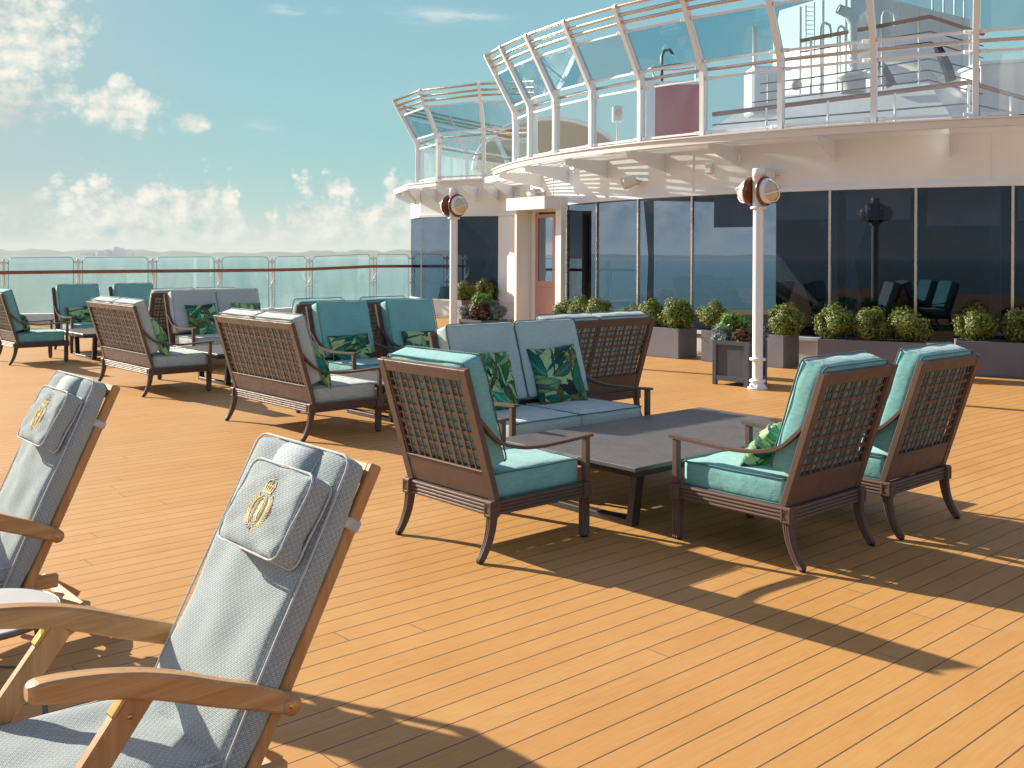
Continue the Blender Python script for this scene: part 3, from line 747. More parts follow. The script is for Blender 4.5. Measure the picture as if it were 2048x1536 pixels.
def speaker(px, py, a, label, rot):
    p = pol(RW+.01, a, 0); Y = p.y; z = at(px, py, Y).z
    T = thing('wall_speaker', label, 'speaker', (p.x, p.y, z), R_(a-90), 'wall speakers under the balcony')
    # local +y = outwards from the wall... (rz = a-90 turns local +y to the outward normal)
    mb = MB(); M = Matrix.Rotation(rot, 3, 'Z') @ Matrix.Rotation(R_(-20), 3, 'X')
    def tr(v): return M @ Vector(v)+Vector((0, .19, 0))
    prof = [(.085, -.10), (.105, -.06), (.11, 0), (.115, .10), (.115, .12)]
    V = []; F = []; n = 20
    for r, h in prof: V += [tr((r*1.15*math.copysign(abs(math.cos(t))**.6, math.cos(t)), h, r*.9*math.copysign(abs(math.sin(t))**.6, math.sin(t)))) for t in (6.2832*j/n for j in range(n))]
    for i in range(len(prof)-1):
        for j in range(n): F.append((i*n+j, i*n+(j+1) % n, (i+1)*n+(j+1) % n, (i+1)*n+j))
    F.append(tuple(range(n))); mb.add(V, F, True); mb.build('housing', 'cream_paint', T)
    g = MB(); g.prism([tr((.122*math.copysign(abs(math.cos(t))**.6, math.cos(t)), .112, .094*math.copysign(abs(math.sin(t))**.6, math.sin(t)))) for t in (6.2832*j/n for j in range(n))], M @ Vector((0, .004, 0)))
    for k in range(-5, 6): g.box(tr((k*.021, .1185, 0)), (.005, .006, .16), M)
    g.build('grille', 'grey_white', T)
    b = MB(); b.tube([(.0, 0, .0), (.0, .06, .0), (0, .10, 0)], .05, 14); b.tube([(-.14, .17, 0), (-.15, .05, 0), (.15, .05, 0), (.14, .17, 0)], .012, 6); b.build('mount', 'cream_paint', T)
    return T

ZL, ZK, ZT, RP = 3.437, 4.46, 5.56, 10.63
def screen_run(T, base, out, n_tubes=3, names=True):
    """raked glass windscreen: base = plan points of the posts, out = outward plan directions"""
    P = [Vector((b[0], b[1], ZL)) for b in base]; O = [Vector((o[0], o[1], 0)).normalized() for o in out]
    def pnt(i, f):       # f < 0: below the knuckle (0..-1), f > 0 up the rake
        if f <= 0: return P[i]+Vector((0, 0, (ZK-ZL)*(1+f)))
        return P[i]+Vector((0, 0, ZK-ZL))+(O[i]*.62+Vector((0, 0, ZT-ZK)))*f
    for i in range(len(P)):
        mb = MB(); side = Vector((-O[i].y, O[i].x, 0))
        mb.ribbon([pnt(i, -1), pnt(i, -.25), pnt(i, 0), pnt(i, .12), pnt(i, .6), pnt(i, 1.0), pnt(i, 1.03)], .075, [.12, .12, .15, .13, .115, .10, .06], side); mb.build('post', 'white_paint', T)
    for f in (1.0, .885, .785): 
        mb = MB(); mb.tube([pnt(i, f)+O[i]*-.0 for i in range(len(P))], .03, 10); mb.build('top_pipe', 'steel', T)
    mb = MB(); mb.tube([pnt(i, .015)-O[i]*.075 for i in range(len(P))], .028, 10); mb.build('hand_pipe', 'steel', T)
    for i in range(len(P)-1):
        for (f0, f1, mat, nm) in ((.11, .66, 'screen_glass', 'upper_pane'), (-.94, -.13, 'clear_screen', 'lower_pane')):
            a, b, c, d = pnt(i, f0), pnt(i+1, f0), pnt(i+1, f1), pnt(i, f1); e = (b-a).normalized()*.05
            mb = MB(); mb.add([a+e, b-e, c-e, d+e], [(0, 1, 2, 3)]); g = mb.build(nm, mat, T)
            for p, q in ((a, b), (d, c)):
                fm = MB()
                fm.bar(p+e*.6, q-e*.6, .03, .035)
                for u, w in ((p, 1), (q, -1)): fm.box(u+e*1.9*w, (.11, .05, .055), None, .008)
                fm.build('clamp_rail', 'white_paint', g)
def build_screens():
    T = thing('windscreen_railing', 'tall white raked windscreen with tinted panes curving along the upper balcony', 'railing')
    an = [-164.5, -159.9, -154.2, -148.0, -141.6, -135.0, -128.2, -121.2, -114.4, -107.4, -100.4, -93.4]
    screen_run(T, [pol(RP, a) for a in an], [pol(1, a)-pol(0, a) for a in an])
    T2 = thing('windscreen_railing', 'smaller white raked windscreen farther back on the left wing beside the sky', 'railing')
    bs = [(-1.62, 26.1), (-1.03, 24.75), (.08, 23.95), (1.3, 23.6)]; ou = [(-.9, -.12), (-.62, -.62), (-.18, -.9), (-.1, -.9)]
    screen_run(T2, bs, ou)
    T3 = thing('windscreen_railing', 'windscreen on the far side of the left wing seen through the nearer panes', 'railing')
    bs = [(-1.55, 26.6), (-.4, 28.6), (.8, 30.4), (2.0, 32.0)]; ou = [(-.9, .3), (-.8, .5), (-.8, .5), (-.8, .5)]
    screen_run(T3, bs, ou)

def build_wing():
    T = thing('deckhouse_wing', 'white wing of the deckhouse with grey windows to the left of the door', 'deckhouse')
    W = [(-1.95, 28.2), (-1.60, 26.95), (-.72, 26.15), (.46, 25.55), (.98, 24.75)]
    mb = MB(); poly_wall(mb, W+[(1.9, 24.1)], .25, ZW+.06, 3.38); mb.build('upper_wall', 'white_paint', T)
    mb = MB(); poly_wall(mb, W, .25, 0, .40); mb.build('lower_wall', 'white_paint', T)
    mb = MB(); poly_wall(mb, [(p[0]-.03, p[1]-.05) for p in W], .25, ZW, ZW+.058); mb.build('window_header', 'white_paint', T)
    mb = MB(); poly_wall(mb, [(p[0]-.02, p[1]-.04) for p in W], .22, .402, .44); mb.build('window_sill', 'white_paint', T)
    for p, q in zip(W[:3], W[1:4]):
        mb = MB(); d = (Vector(q)-Vector(p)).normalized()*.02; n = Vector((-d.y, d.x)).normalized()*.04
        a, b = Vector(p)+d+n, Vector(q)-d+n
        mb.add([(a.x, a.y, .442), (b.x, b.y, .442), (b.x, b.y, ZW-.002), (a.x, a.y, ZW-.002)], [(0, 1, 2, 3)]); mb.build('window_pane', 'tinted_window', T)
    for p in W[:3]: mb = MB(); mb.box((p[0]+.03, p[1]+.03, (.442+ZW)/2), (.03, .03, ZW-.444)); mb.build('mullion', 'steel', T)
    mb = MB(); poly_wall(mb, W[3:], .25, .442, ZW-.002); mb.build('side_wall', 'white_paint', T)
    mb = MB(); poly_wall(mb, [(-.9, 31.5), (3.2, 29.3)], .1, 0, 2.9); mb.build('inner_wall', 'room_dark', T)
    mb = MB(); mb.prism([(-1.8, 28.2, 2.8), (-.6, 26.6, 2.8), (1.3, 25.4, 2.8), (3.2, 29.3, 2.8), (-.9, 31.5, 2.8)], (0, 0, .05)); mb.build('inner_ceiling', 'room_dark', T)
    mb = MB(); curtain(mb, [(.52, 25.95), (-.52, 26.6)], .3, ZW, (.36, .22)); mb.build('curtain', 'curtain_cloth', T)
    # sunshade, brackets, balcony edge
    Lp = [(-2.45, 28.6), (-1.85, 26.05), (-1.10, 24.95), (.05, 24.05), (.55, 22.6)]
    ins = [(-1.95, 28.2), (-1.60, 26.95), (-.72, 26.15), (.46, 25.55), (1.2, 24.6)]
    mb = MB(); poly_wall(mb, Lp, .05, 3.30, 3.395); mb.build('balcony_edge', 'cream_paint', T)
    mb = MB(); poly_wall(mb, [(p[0]-.01, p[1]-.02) for p in Lp], .09, 3.397, 3.432); mb.build('edge_strip', 'white_paint', T)
    mb = MB()
    for k in range(1, 9):
        t = k/9.; poly_wall(mb, [(a[0]*(1-t)+b[0]*t, a[1]*(1-t)+b[1]*t) for a, b in zip(Lp, ins)], .038, 3.325, 3.342)
    mb.build('sunshade_slats', 'white_paint', T)
    for f in (0.02, .5, 1., 1.5, 2., 2.55, 3., 3.5):
        i = min(3, int(f)); t = f-i; o = Vector(Lp[i]).lerp(Vector(Lp[i+1]), t); n_ = Vector(ins[i]).lerp(Vector(ins[i+1]), t); d = (n_-o); s = Vector((-d.y, d.x)).normalized()*.02
        o = o+d.normalized()*.06
        mb = MB(); mb.prism([(o.x, o.y, 3.322), (o.x, o.y, 3.20), (n_.x, n_.y, 2.98), (n_.x, n_.y, 3.322)], (s.x, s.y, 0)); mb.build('bracket', 'white_paint', T)
    mb = MB(); mb.prism([(p[0], p[1], 3.345) for p in ins]+[(4, 27, 3.345), (2, 32, 3.345), (-.5, 31, 3.345)], (0, 0, .05)); mb.build('balcony_floor', 'white_paint', T)
    # dining table just inside the wing window
    D = thing('dining_table', 'laid table under a green cloth behind the wing window', 'table', (-.62, 27.0, 0))
    mb = MB(); V = []; n = 40
    for r, z in ((.0, .75), (.42, .75), (.44, .73), (.5, .3)):
        V += [((r+(.03*math.sin(k*5*6.283/n*2) if z < .5 else 0))*math.cos(6.2832*k/n), (r+(.03*math.sin(k*5*6.283/n*2) if z < .5 else 0))*math.sin(6.2832*k/n), z) for k in range(n)]
    F = [(i*n+k, i*n+(k+1) % n, (i+1)*n+(k+1) % n, (i+1)*n+k) for i in range(3) for k in range(n)]
    mb.add(V, F, True); mb.build('tablecloth', 'green_cloth', D)
    mb = MB(); mb.lathe([(.2, 0), (.2, .03), (.04, .05), (.04, .74)]); mb.build('pedestal', 'dark_steel', D)

def build_rail():
    T = thing('glass_railing', 'glass deck railing with a varnished teak handrail in front of the sea', 'railing')
    P = RAIL; top = [p+Vector((0, 0, .335)) for p in P]
    mb = MB(); mb.tube([p for p in P], .042, 10); mb.build('handrail', 'red_teak', T)
    base = [.0]*len(P)
    cm = MB(); poly_wall(cm, [(p.x, p.y+.02) for p in P], .3, -.02, .20); cm.build('coaming', 'white_paint', T)
    for i, p in enumerate(P):
        if i in (0,): continue
        mb = MB(); q = Vector((p.x, p.y+.17, 0)); mb.box((q.x, q.y, (.2+p.z+.30)/2), (.055, .055, p.z+.30-.2), None, .01)
        mb.box((q.x, q.y, .215), (.16, .16, .03)); mb.box((q.x, q.y-.005, p.z+.22), (.19, .07, .05), None, .01); mb.box((q.x, q.y-.005, p.z-.45), (.17, .07, .05), None, .01)
        st = mb.build('stanchion', 'white_paint', T)
        bm = MB(); bm.tube([(q.x, q.y-.03, p.z-.36), (q.x+.05, q.y-.09, p.z-.30), (q.x+.10, q.y-.15, p.z-.20), (q.x+.10, q.y-.17, p.z-.05)], .02, 8); bm.build('rail_bracket', 'white_paint', st)
    for i in range(len(P)-1):
        a, b = Vector((P[i].x, P[i].y+.17, 0)), Vector((P[i+1].x, P[i+1].y+.17, 0)); d = (b-a).normalized(); g = .10
        a2, b2 = a+d*g, b-d*g; za, zb_ = top[i].z, top[i+1].z; r = .11; V = [Vector((a2.x, a2.y, .22)), Vector((b2.x, b2.y, .22))]
        for k in range(0, 91, 15): V.append(Vector((b2.x, b2.y, zb_-r))+Vector((0, 0, r*math.sin(R_(k))))-d*(r-r*math.cos(R_(k))))
        for k in range(90, -1, -15): V.append(Vector((a2.x, a2.y, za-r))+Vector((0, 0, r*math.sin(R_(k))))+d*(r-r*math.cos(R_(k))))
        mb = MB(); mb.add(V, [tuple(range(len(V)))]); gp = mb.build('glass_pane', 'rail_glass', T)
        em = MB(); em.tube(V[1:]+V[:1], .007, 5, cap=False); em.build('pane_edge', 'pane_edge', gp)
# ------------------------------------------------------------------ lattice-backed lounge seating
ALPHA = math.atan2(.189+.03, 1.014-.31)
SA, CA = math.sin(ALPHA), math.cos(ALPHA)
def bk(x, s, n): return Vector((x, .03-s*SA+n*CA, .31+s*CA+n*SA))
MBK = Matrix(((1, 0, 0), (0, -SA, CA), (0, CA, SA)))          # columns: x, s, n directions
MBK = Matrix((Vector((1, 0, 0)), Vector((0, -SA, CA)), Vector((0, CA, SA)))).transposed()
def make_seat(kind, label, cat, fab, pipe, group):
    W, D, n = (.767, .759, 1) if kind == 'armchair' else (1.451, .759, 2)
    T = thing(kind, label, cat, (0, 0, 0), 0, group); h = W/2; S = .735
    # back frame: stiles, top rail, bottom panel
    mb = MB()
    def bbox(x0, x1, s0, s1, n0, n1, bev=.003): mb.box(bk((x0+x1)/2, (s0+s1)/2, (n0+n1)/2), (x1-x0, s1-s0, n1-n0), MBK, bev)
    bbox(-h, -h+.055, 0, S, 0, .036); bbox(h-.055, h, 0, S, 0, .036)
    bbox(-h+.0551, h-.0551, S-.066, S-.001, .002, .034); bbox(-h+.0551, h-.0551, .005, .155, .004, .032)
    bbox(-h+.0552, h-.0552, .1552, .166, .0, .036, .002)
    mb.build('back_frame', 'bronze', T)
    mb = MB(); x0, x1, s0, s1 = -h+.055, h-.055, .166, S-.066; pr = 6 if n == 1 else 12; wp = (x1-x0)/pr; rp = 5; hp = (s1-s0)/rp
    for k in range(pr):
        c = x0+wp*(k+.5); mb.box(bk(c, (s0+s1)/2, .0125), (.009, s1-s0, .006), MBK)
        if k: mb.box(bk(x0+wp*k, (s0+s1)/2, .0125), (.021, s1-s0, .0065), MBK)
    mb.box(bk(x0+.006, (s0+s1)/2, .0125), (.014, s1-s0, .012), MBK); mb.box(bk(x1-.006, (s0+s1)/2, .0125), (.014, s1-s0, .012), MBK)
    for k in range(rp):
        c = s0+hp*(k+.5); mb.box(bk(0, c, .0145), (x1-x0, .010, .006), MBK)
        if k: mb.box(bk(0, s0+hp*k, .0145), (x1-x0, .021, .0065), MBK)
    mb.build('lattice', 'bronze', T)
    # reeded seat rails
    mb = MB(); zc, hh = .272, .076
    def reed(a, b, out):
        a, b, out = Vector(a), Vector(b), Vector(out); mb.bar(a, b, .022, hh, (0, 0, 1))
        for k in range(4):
            z = -hh/2+hh*(k+.5)/4; q = []
            for t in range(7):
                an = R_(-90+30*t); q.append(a+out*(.011+.0085*math.cos(an))+Vector((0, 0, z+.0088*math.sin(an))))
            mb.prism(q, b-a)
    reed((-h+.05, .028, zc), (h-.05, .028, zc), (0, -1, 0)); reed((-h+.05, D-.028, zc), (h-.05, D-.028, zc), (0, 1, 0))
    reed((-h+.028, .05, zc), (-h+.028, D-.05, zc), (-1, 0, 0)); reed((h-.028, .05, zc), (h-.028, D-.05, zc), (1, 0, 0))
    for k in range(5): mb.box((0, .12+.13*k, .296), (W-.10, .05, .012))
    mb.build('seat_frame', 'bronze', T)
    for sx in (-1, 1):
        for y in (.027, D-.027):
            mb = MB(); c = Vector((sx*(h-.027), y, .272)); mb.box(c, (.060, .060, .088), None, .004)
            sy = -1 if y < .1 else 1
            # raised square rim with a sunk centre and four studs on the two outer faces
            for ax, sg in ((1, sy), (0, sx)):
                o = Vector((0, 0, 0)); o[ax] = sg*.031; t = Vector((0, 0, 0)); t[1-ax] = 1
                for u, w_, q in ((-.022, .012, .076), (.022, .012, .076)): 
                    sz = [0, 0, q]; sz[ax] = .006; sz[1-ax] = w_; mb.box(c+o+t*u, sz, None, .002)
                for zz in (-.032, .032):
                    sz = [0, 0, .012]; sz[ax] = .006; sz[1-ax] = .0318; mb.box(c+o+Vector((0, 0, zz)), sz, None, .002)
                for u in (-.010, .010):
                    for zz in (-.017, .017):
                        sz = [.006]*3; mb.box(c+o*.99+t*u+Vector((0, 0, zz)), sz)
            mb.build('corner_block', 'bronze', T)
    # legs: sabre at the back, straight in front, both reeded
    for sx in (-1, 1):
        mb = MB(); pts = []; x = sx*(h-.027)
        for k in range(11):
            t = k/10; z = .230*(1-t)+.014; pts.append((x, .030-.020*t-.062*t**2.6, z))
        wd = [.044-.012*(k/10) for k in range(11)]
        mb.ribbon(pts, wd, wd, (1, 0, 0))
        for u in (-.013, 0, .013):
            mb.tube([(x+u*(1-.25*k/10), p[1]-wd[k]/2+.001, p[2]) for k, p in enumerate(pts)], .0062, 6); mb.tube([(x+sx*(wd[k]/2-.001), p[1]+u*(1-.25*k/10), p[2]) for k, p in enumerate(pts)], .0062, 6)
        lg = mb.build('leg', 'bronze', T); f = MB(); f.box((x, pts[-1][1]-.003, .008), (.026, .026, .016), None, .003); f.build('rubber_foot', 'rubber', lg)
        mb = MB(); y = D-.030; mb.prism([(x-.022, y-.022, .231), (x+.022, y-.022, .231), (x+.022, y+.022, .231), (x-.022, y+.022, .231)], (0, 0, -.217))
        for u in (-.013, 0, .013):
            mb.tube([(x+u, y+.0215, .229), (x+u, y+.0215, .016)], .0062, 6); mb.tube([(x+sx*.0215, y+u, .229), (x+sx*.0215, y+u, .016)], .0062, 6); mb.tube([(x+u, y-.0215, .229), (x+u, y-.0215, .016)], .0062, 6)
        lg = mb.build('leg', 'bronze', T); f = MB(); f.box((x, y, .007), (.034, .034, .014), None, .003); f.build('rubber_foot', 'rubber', lg)
        # arm: swoops down from the stile and runs level to the front
        xa = sx*(h-.028); q = bk(0, .475, .02); pts = []
        ctrl = [(q.y, q.z), (.02, .655), (.10, .603), (.22, .571), (.36, .560), (.52, .564), (.66, .571), (D+.02, .577)]
        for i in range(len(ctrl)-1):
            p0, p1, p2, p3 = (ctrl[max(0, min(len(ctrl)-1, i+d))] for d in (-1, 0, 1, 2))
            for t in (0, .25, .5, .75):
                f_ = lambda a, b, c, d: .5*((2*b)+(-a+c)*t+(2*a-5*b+4*c-d)*t*t+(-a+3*b-3*c+d)*t**3)
                pts.append((xa, f_(p0[0], p1[0], p2[0], p3[0]), f_(p0[1], p1[1], p2[1], p3[1])))
        pts.append((xa, ctrl[-1][0], ctrl[-1][1]))
        mb = MB(); mb.ribbon(pts, .050, .017, (1, 0, 0)); mb.build('arm', 'bronze', T)
        mb = MB(); mb.box((xa, D-.018, .4405), (.040, .034, .249), None, .003); mb.build('arm_post', 'bronze', T)
    # cushions
    sw = (W-.115)/n
    for k in range(n):
        c = -((n-1)/2-k)*sw
        M = Matrix.Translation((c, .39, .302+.072))
        cushion_obj('seat_cushion', fab, T, (sw-.006, .66, .142), M, pipe, 3+k, .020, .009, wob=.003, pr=.0045)
        bw = (W-.09)/n; c = -((n-1)/2-k)*bw
        mid = bk(c, .148+.301, .106); M = Matrix.Translation(mid) @ MBK.to_4x4()
        cushion_obj('back_cushion', fab, T, (bw-.008, .602, .138), M, pipe, 7+k, .020, .011, wob=.003, pr=.0045)
    return T

def make_table(L=2.15, Wd=1.18, label='', loc=(0, 0, 0), rz=0.):
    """local y = long side; origin under the centre"""
    T = thing('low_table', label, 'table', loc, rz, 'dark low tables'); zt = .41
    mb = MB(); mb.box((0, 0, zt-.012), (Wd, L, .024), None, .003); mb.build('table_top', 'slate_table', T)
    mb = MB(); mb.box((0, 0, zt-.044), (Wd-.06, L-.06, .038), None, .003); mb.build('apron', 'bronze_dark', T)
    for sy in (-1, 1):
        y = sy*(L/2-.25); a = Wd/2-.19; b = Wd/2-.235; z0, z1 = .02, zt-.064
        mb = MB(); mb.bar((-b, y, z0), (b, y, z0), .07, .038, (0, 0, 1), .003)
        for s in (-1, 1): mb.prism([(s*a-.022, y-.034, z1), (s*a+.022, y-.034, z1), (s*b+.022, y-.034, .002), (s*b-.022, y-.034, .002)], (0, .068, 0))
        mb.build('sled_leg', 'bronze_dark', T)
    return T
# ------------------------------------------------------------------ teak steamer chairs
def crest(mb, M, s=1.):
    """embroidered crest: crown over an oval shield with a rampant lion, laurel round it"""
    def tb(pts, r=.0016): mb.tube([M @ Vector((x*s, y*s, -.0004)) for x, y in pts], r*s*.8, 5, smooth=True)
    def fill(pts): mb.prism([M @ Vector((x*s, y*s, -.001)) for x, y in pts], (M.to_3x3() @ Vector((0, 0, .0014*s))))
    ov = [(.021*math.cos(t), -.012+.030*math.sin(t)) for t in (6.2832*k/28 for k in range(29))]; tb(ov)
    tb([(.026*math.cos(t), -.012+.036*math.sin(t)) for t in (6.2832*k/28 for k in range(29))], .0011)
    # lion figure
    fill([(-.009, -.034), (-.004, -.034), (-.002, -.026), (.004, -.030), (.009, -.029), (.006, -.022), (.006, -.012), (.011, -.006), (.009, .000), (.005, .006), (.001, .010), (-.006, .010), (-.008, .004), (-.005, .001), (-.011, -.002), (-.010, -.006), (-.004, -.006), (-.008, -.014), (-.007, -.024)])
    tb([(.006, -.018), (.012, -.014), (.014, -.004), (.011, .003)], .0013)
    # crown
    fill([(-.017, .030), (.017, .030), (.017, .036), (-.017, .036)])
    for x in (-.017, -.0085, 0, .0085, .017): fill([(x-.003, .037), (x+.003, .037), (x+.001, .046), (x+.0035, .050), (x, .055), (x-.0035, .050), (x-.001, .046)])
    tb([(-.017, .052), (-.012, .062), (0, .066), (.012, .062), (.017, .052)], .0015); tb([(0, .055), (0, .073)], .0016); tb([(-.0045, .070), (.0045, .070)], .0014)
    # laurel branches
    for sg in (-1, 1):
        br = [(sg*(.004+.040*math.sin(t)), -.052+.034*(1-math.cos(t))*1.15) for t in (R_(8+10*k) for k in range(15))]; tb(br, .0013)
        for k in range(1, 14):
            x, y = br[k]; dx, dy = br[min(14, k+1)][0]-br[k-1][0], br[min(14, k+1)][1]-br[k-1][1]; l = math.hypot(dx, dy); dx, dy = dx/l, dy/l
            for side in (-1, 1):
                an = math.atan2(dy, dx)+side*R_(38); lx, ly = math.cos(an), math.sin(an); L_ = .013
                fill([(x, y), (x+lx*L_*.5-ly*.0019, y+ly*L_*.5+lx*.0019), (x+lx*L_, y+ly*L_), (x+lx*L_*.5+ly*.0019, y+ly*L_*.5-lx*.0019)])
    tb([(-.012, -.060), (-.004, -.053), (.005, -.060), (0, -.066)], .0013); tb([(.012, -.060), (.004, -.053)], .0013)

def make_lounger(rho, label, loc, rz):
    T = thing('steamer_chair', label, 'deck chair', loc, rz, 'teak deck chairs in the foreground')
    r = R_(rho); sr, cr = math.sin(r), math.cos(r); zb, hw = .458, .25
    P = lambda x, s, n: Vector((x, -s*sr+n*cr, zb+s*cr+n*sr))
    MM = Matrix((Vector((1, 0, 0)), Vector((0, -sr, cr)), Vector((0, cr, sr)))).transposed()
    top = .645; bot = -.33
    mb = MB()
    for sx in (-1, 1): mb.box(P(sx*hw, (top+bot)/2, -.021), (.024, top-bot, .038), MM, .005)
    fr = mb.build('back_rail', 'teak_up', T)
    mb = MB(); mb.box(P(0, top-.030, -.020), (2*hw-.0245, .058, .028), MM, .005); mb.build('head_rail', 'teak_across', T)
    for k in range(7):
        mb = MB(); mb.box(P(0, -.20+.108*k, -.024), (2*hw-.0245, .05, .012), MM, .003); mb.build('back_slat', 'teak_across', T)
    # seat and leg rest frame
    mb = MB(); zs = .262
    for sx in (-1, 1): mb.bar((sx*(hw-.032), -.06, zs-.01), (sx*(hw-.032), 1.06, zs+.03), .026, .055, (0, 0, 1), .005)
    for sx in (-1, 1): mb.bar((sx*(hw-.066), .98, zs+.025), (sx*(hw-.066), 1.62, zs-.06), .024, .05, (0, 0, 1), .005)
    mb.build('seat_rail', 'teak_long', T)
    for k in range(9):
        mb = MB(); y = .06+.115*k; mb.box((0, y, zs+.022+.036*y), (2*hw-.092, .06, .014), None, .003); mb.build('seat_slat', 'teak_across', T)
    # arms: bowed teak, pinned to the back rails, carried on raking legs with brass knuckles
    prof = [(-.036, .452, .052), (.06, .498, .060), (.165, .536, .062), (.27, .583, .062), (.37, .618, .060), (.47, .640, .057), (.55, .653, .052), (.59, .657, .046), (.607, .657, .030)]
    for sx in (-1, 1):
        x = sx*(hw+.030); pts = []; tt = []; ww = []
        for i in range(len(prof)-1):
            for k in range(3):
                t = k/3; a, b = prof[i], prof[i+1]; pts.append((x, a[0]*(1-t)+b[0]*t, a[1]*(1-t)+b[1]*t)); tt.append(a[2]*(1-t)+b[2]*t)
        pts.append((x, prof[-1][0], prof[-1][1])); tt.append(prof[-1][2])
        # smooth the centre line
        for _ in range(3): pts = [pts[0]]+[tuple((pts[i-1][j]+2*pts[i][j]+pts[i+1][j])/4 for j in range(3)) for i in range(1, len(pts)-1)]+[pts[-1]]
        ww = [.030+.024*min(1, max(0, (p[1]-.0)/.25)) for p in pts]; ww[-1] *= .55; ww[-2] *= .85
        mb = MB()
        # softened section: eight-sided sweep
        V = []; k_ = len(pts)
        for i, p in enumerate(pts):
            a = Vector(pts[max(0, i-1)]); b = Vector(pts[min(k_-1, i+1)]); d = (b-a).normalized(); u = Vector((1, 0, 0)).cross(d).normalized(); w_, t_ = ww[i]/2, tt[i]/2; c = .007
            for (sx_, sy_) in ((w_, t_-c), (w_-c, t_), (-w_+c, t_), (-w_, t_-c), (-w_, -t_+c), (-w_+c, -t_), (w_-c, -t_), (w_, -t_+c)): V.append(Vector(p)+Vector((sx_, 0, 0))+u*sy_)
        F = [(i*8+j, i*8+(j+1) % 8, i*8+8+(j+1) % 8, i*8+8+j) for i in range(k_-1) for j in range(8)]
        F += [tuple(reversed(range(8))), tuple((k_-1)*8+j for j in range(8))]
        n0 = (V[F[0][1]]-V[F[0][0]]).cross(V[F[0][2]]-V[F[0][0]])
        if n0.dot(V[0]-Vector(pts[0])) < 0: F = [tuple(reversed(f)) for f in F]
        mb.add(V, F)
        mb.lathe([(0, -.016), (.026, -.016), (.026, .016), (0, .016)], (x, -.034, .452), (1, 0, 0), 20)
        arm = mb.build('arm', 'teak_long', T)
        sc = MB(); sc.lathe([(0, .0175), (.008, .017), (.009, .015), (.009, .01)], (x, -.034, .452), (sx, 0, 0), 14); sc.box((x+sx*.0177, -.034, .452), (.001, .003, .013), Matrix.Rotation(.5, 3, 'X')); sc.build('screw', 'brass', arm)
        a, b = Vector((x-sx*.008, .350, .590)), Vector((x-sx*.008, .800, .015))
        d = (b-a).normalized(); mb = MB(); mb.bar(a, b, .036, .066, (0, -d.z, d.y), .006); lg = mb.build('front_leg', 'teak_up', T)
        br = MB(); q = a+d*.035
        br.bar(a-d*.02, a+d*.075, .036, .010, (0, -d.z, d.y), .003, 0); br.v = [tuple(Vector(p)+Vector((0, -d.z, d.y))*(.034)) for p in br.v]
        br.box((x, .352, .592), (.03, .05, .018), None, .004)
        for kk in (.01, .055): br.lathe([(0, .008), (.006, .007), (.007, 0)], a+d*kk+Vector((sx*.014, 0, 0)), (sx, 0, 0), 10)
        br.build('brass_hinge', 'brass', lg)
        # curved rear leg
        mb = MB(); pts = [(sx*(hw-.005), .30, .245), (sx*(hw-.005), .12, .215), (sx*(hw-.005), -.06, .155), (sx*(hw-.005), -.20, .085), (sx*(hw-.005), -.30, .018)]
        mb.ribbon(pts, .026, [.045, .05, .052, .05, .04], (1, 0, 0)); mb.build('rear_leg', 'teak_long', T)
    mb = MB(); mb.bar((-hw, -.14, .13), (hw, -.14, .13), .045, .024, (0, .4, 1), .004); mb.build('stretcher', 'teak_across', T)
    # cushions
    cw = .490; s0, s1 = -.30, .630; M = Matrix.Translation(P(-.030, (s0+s1)/2, .045)) @ MM.to_4x4()
    bc = cushion_obj('back_cushion', 'deck_weave', T, (cw, s1-s0, .082), M, 'weave_piping', 5, .024, .012, 0, (22, 34, 5), .006, .0036, False)
    M = Matrix.Translation((0, .60, .337)) @ Matrix.Rotation(R_(2), 4, 'X')
    cushion_obj('seat_cushion', 'deck_weave', T, (cw+.02, 1.00, .075), M, 'weave_piping', 11, .026, .012, .004, (20, 30, 5), .005, .0036)
    # straps round the rails
    for sx in (-1, 1):
        st = MB(); st.box(P(sx*(hw+.0005), .475, -.016), (.031, .030, .056), MM, .004); st.box(P(sx*(hw-.02), .475, .004), (.05, .030, .006), MM, .002); st.build('strap', 'weave_piping', bc)
    # head pillow hung over the top by a wide band
    ps, ph_, pt_ = .432, .234, .076; c = P(-.108, ps, .092+pt_/2+.002)
    M = Matrix.Translation(c) @ MM.to_4x4() @ Matrix.Rotation(R_(-4), 4, 'X')
    hp = cushion_obj('head_pillow', 'deck_weave', T, (.322, ph_, pt_), M, 'weave_piping', 9, .020, .006, 0, (22, 20, 6), .004, .0034)
    em = MB(); crest(em, Matrix.Identity(4), 1.12); rs = random.Random(9); fs = [rs.uniform(0, 6.28) for _ in range(8)]
    def onto(v):
        x, y = v[0], v[1]; a, b = x/(.322/2), y/(ph_/2); w = .004*(math.sin(a*5+fs[0])*math.sin(b*4+fs[1])+.6*math.sin(a*9+fs[2]+b*3)*math.sin(b*8+fs[3]))
        return tuple(M @ Vector((x, y, pt_/2+.006*(1-a**4)*(1-b**4)+w+v[2]+.0012)))
    em.v = [onto(v) for v in em.v]; em.build('embroidered_crest', 'gold_thread', hp)
    bd = MB(); pts = [P(0, s, n) for s, n in ((.50, .104), (.56, .103), (.598, .099), (.618, .089), (.631, .071), (.637, .045), (.639, .010), (.638, -.040), (.60, -.042))]
    bd.ribbon(pts, .2, .010, (1, 0, 0), True)
    b2 = MB(); k = 9; V = []; rows = []
    # finer ribbon so that the weave reads
    fine = []
    for i in range(len(pts)-1):
        for t in range(3): fine.append(pts[i].lerp(pts[i+1], t/3))
    fine.append(pts[-1]); bd = MB(); fine = [f_+Vector((-.055, 0, -.004)) for f_ in fine]; bd.ribbon(fine, .21, .010, (1, 0, 0), True)
    uv = []; acc = 0
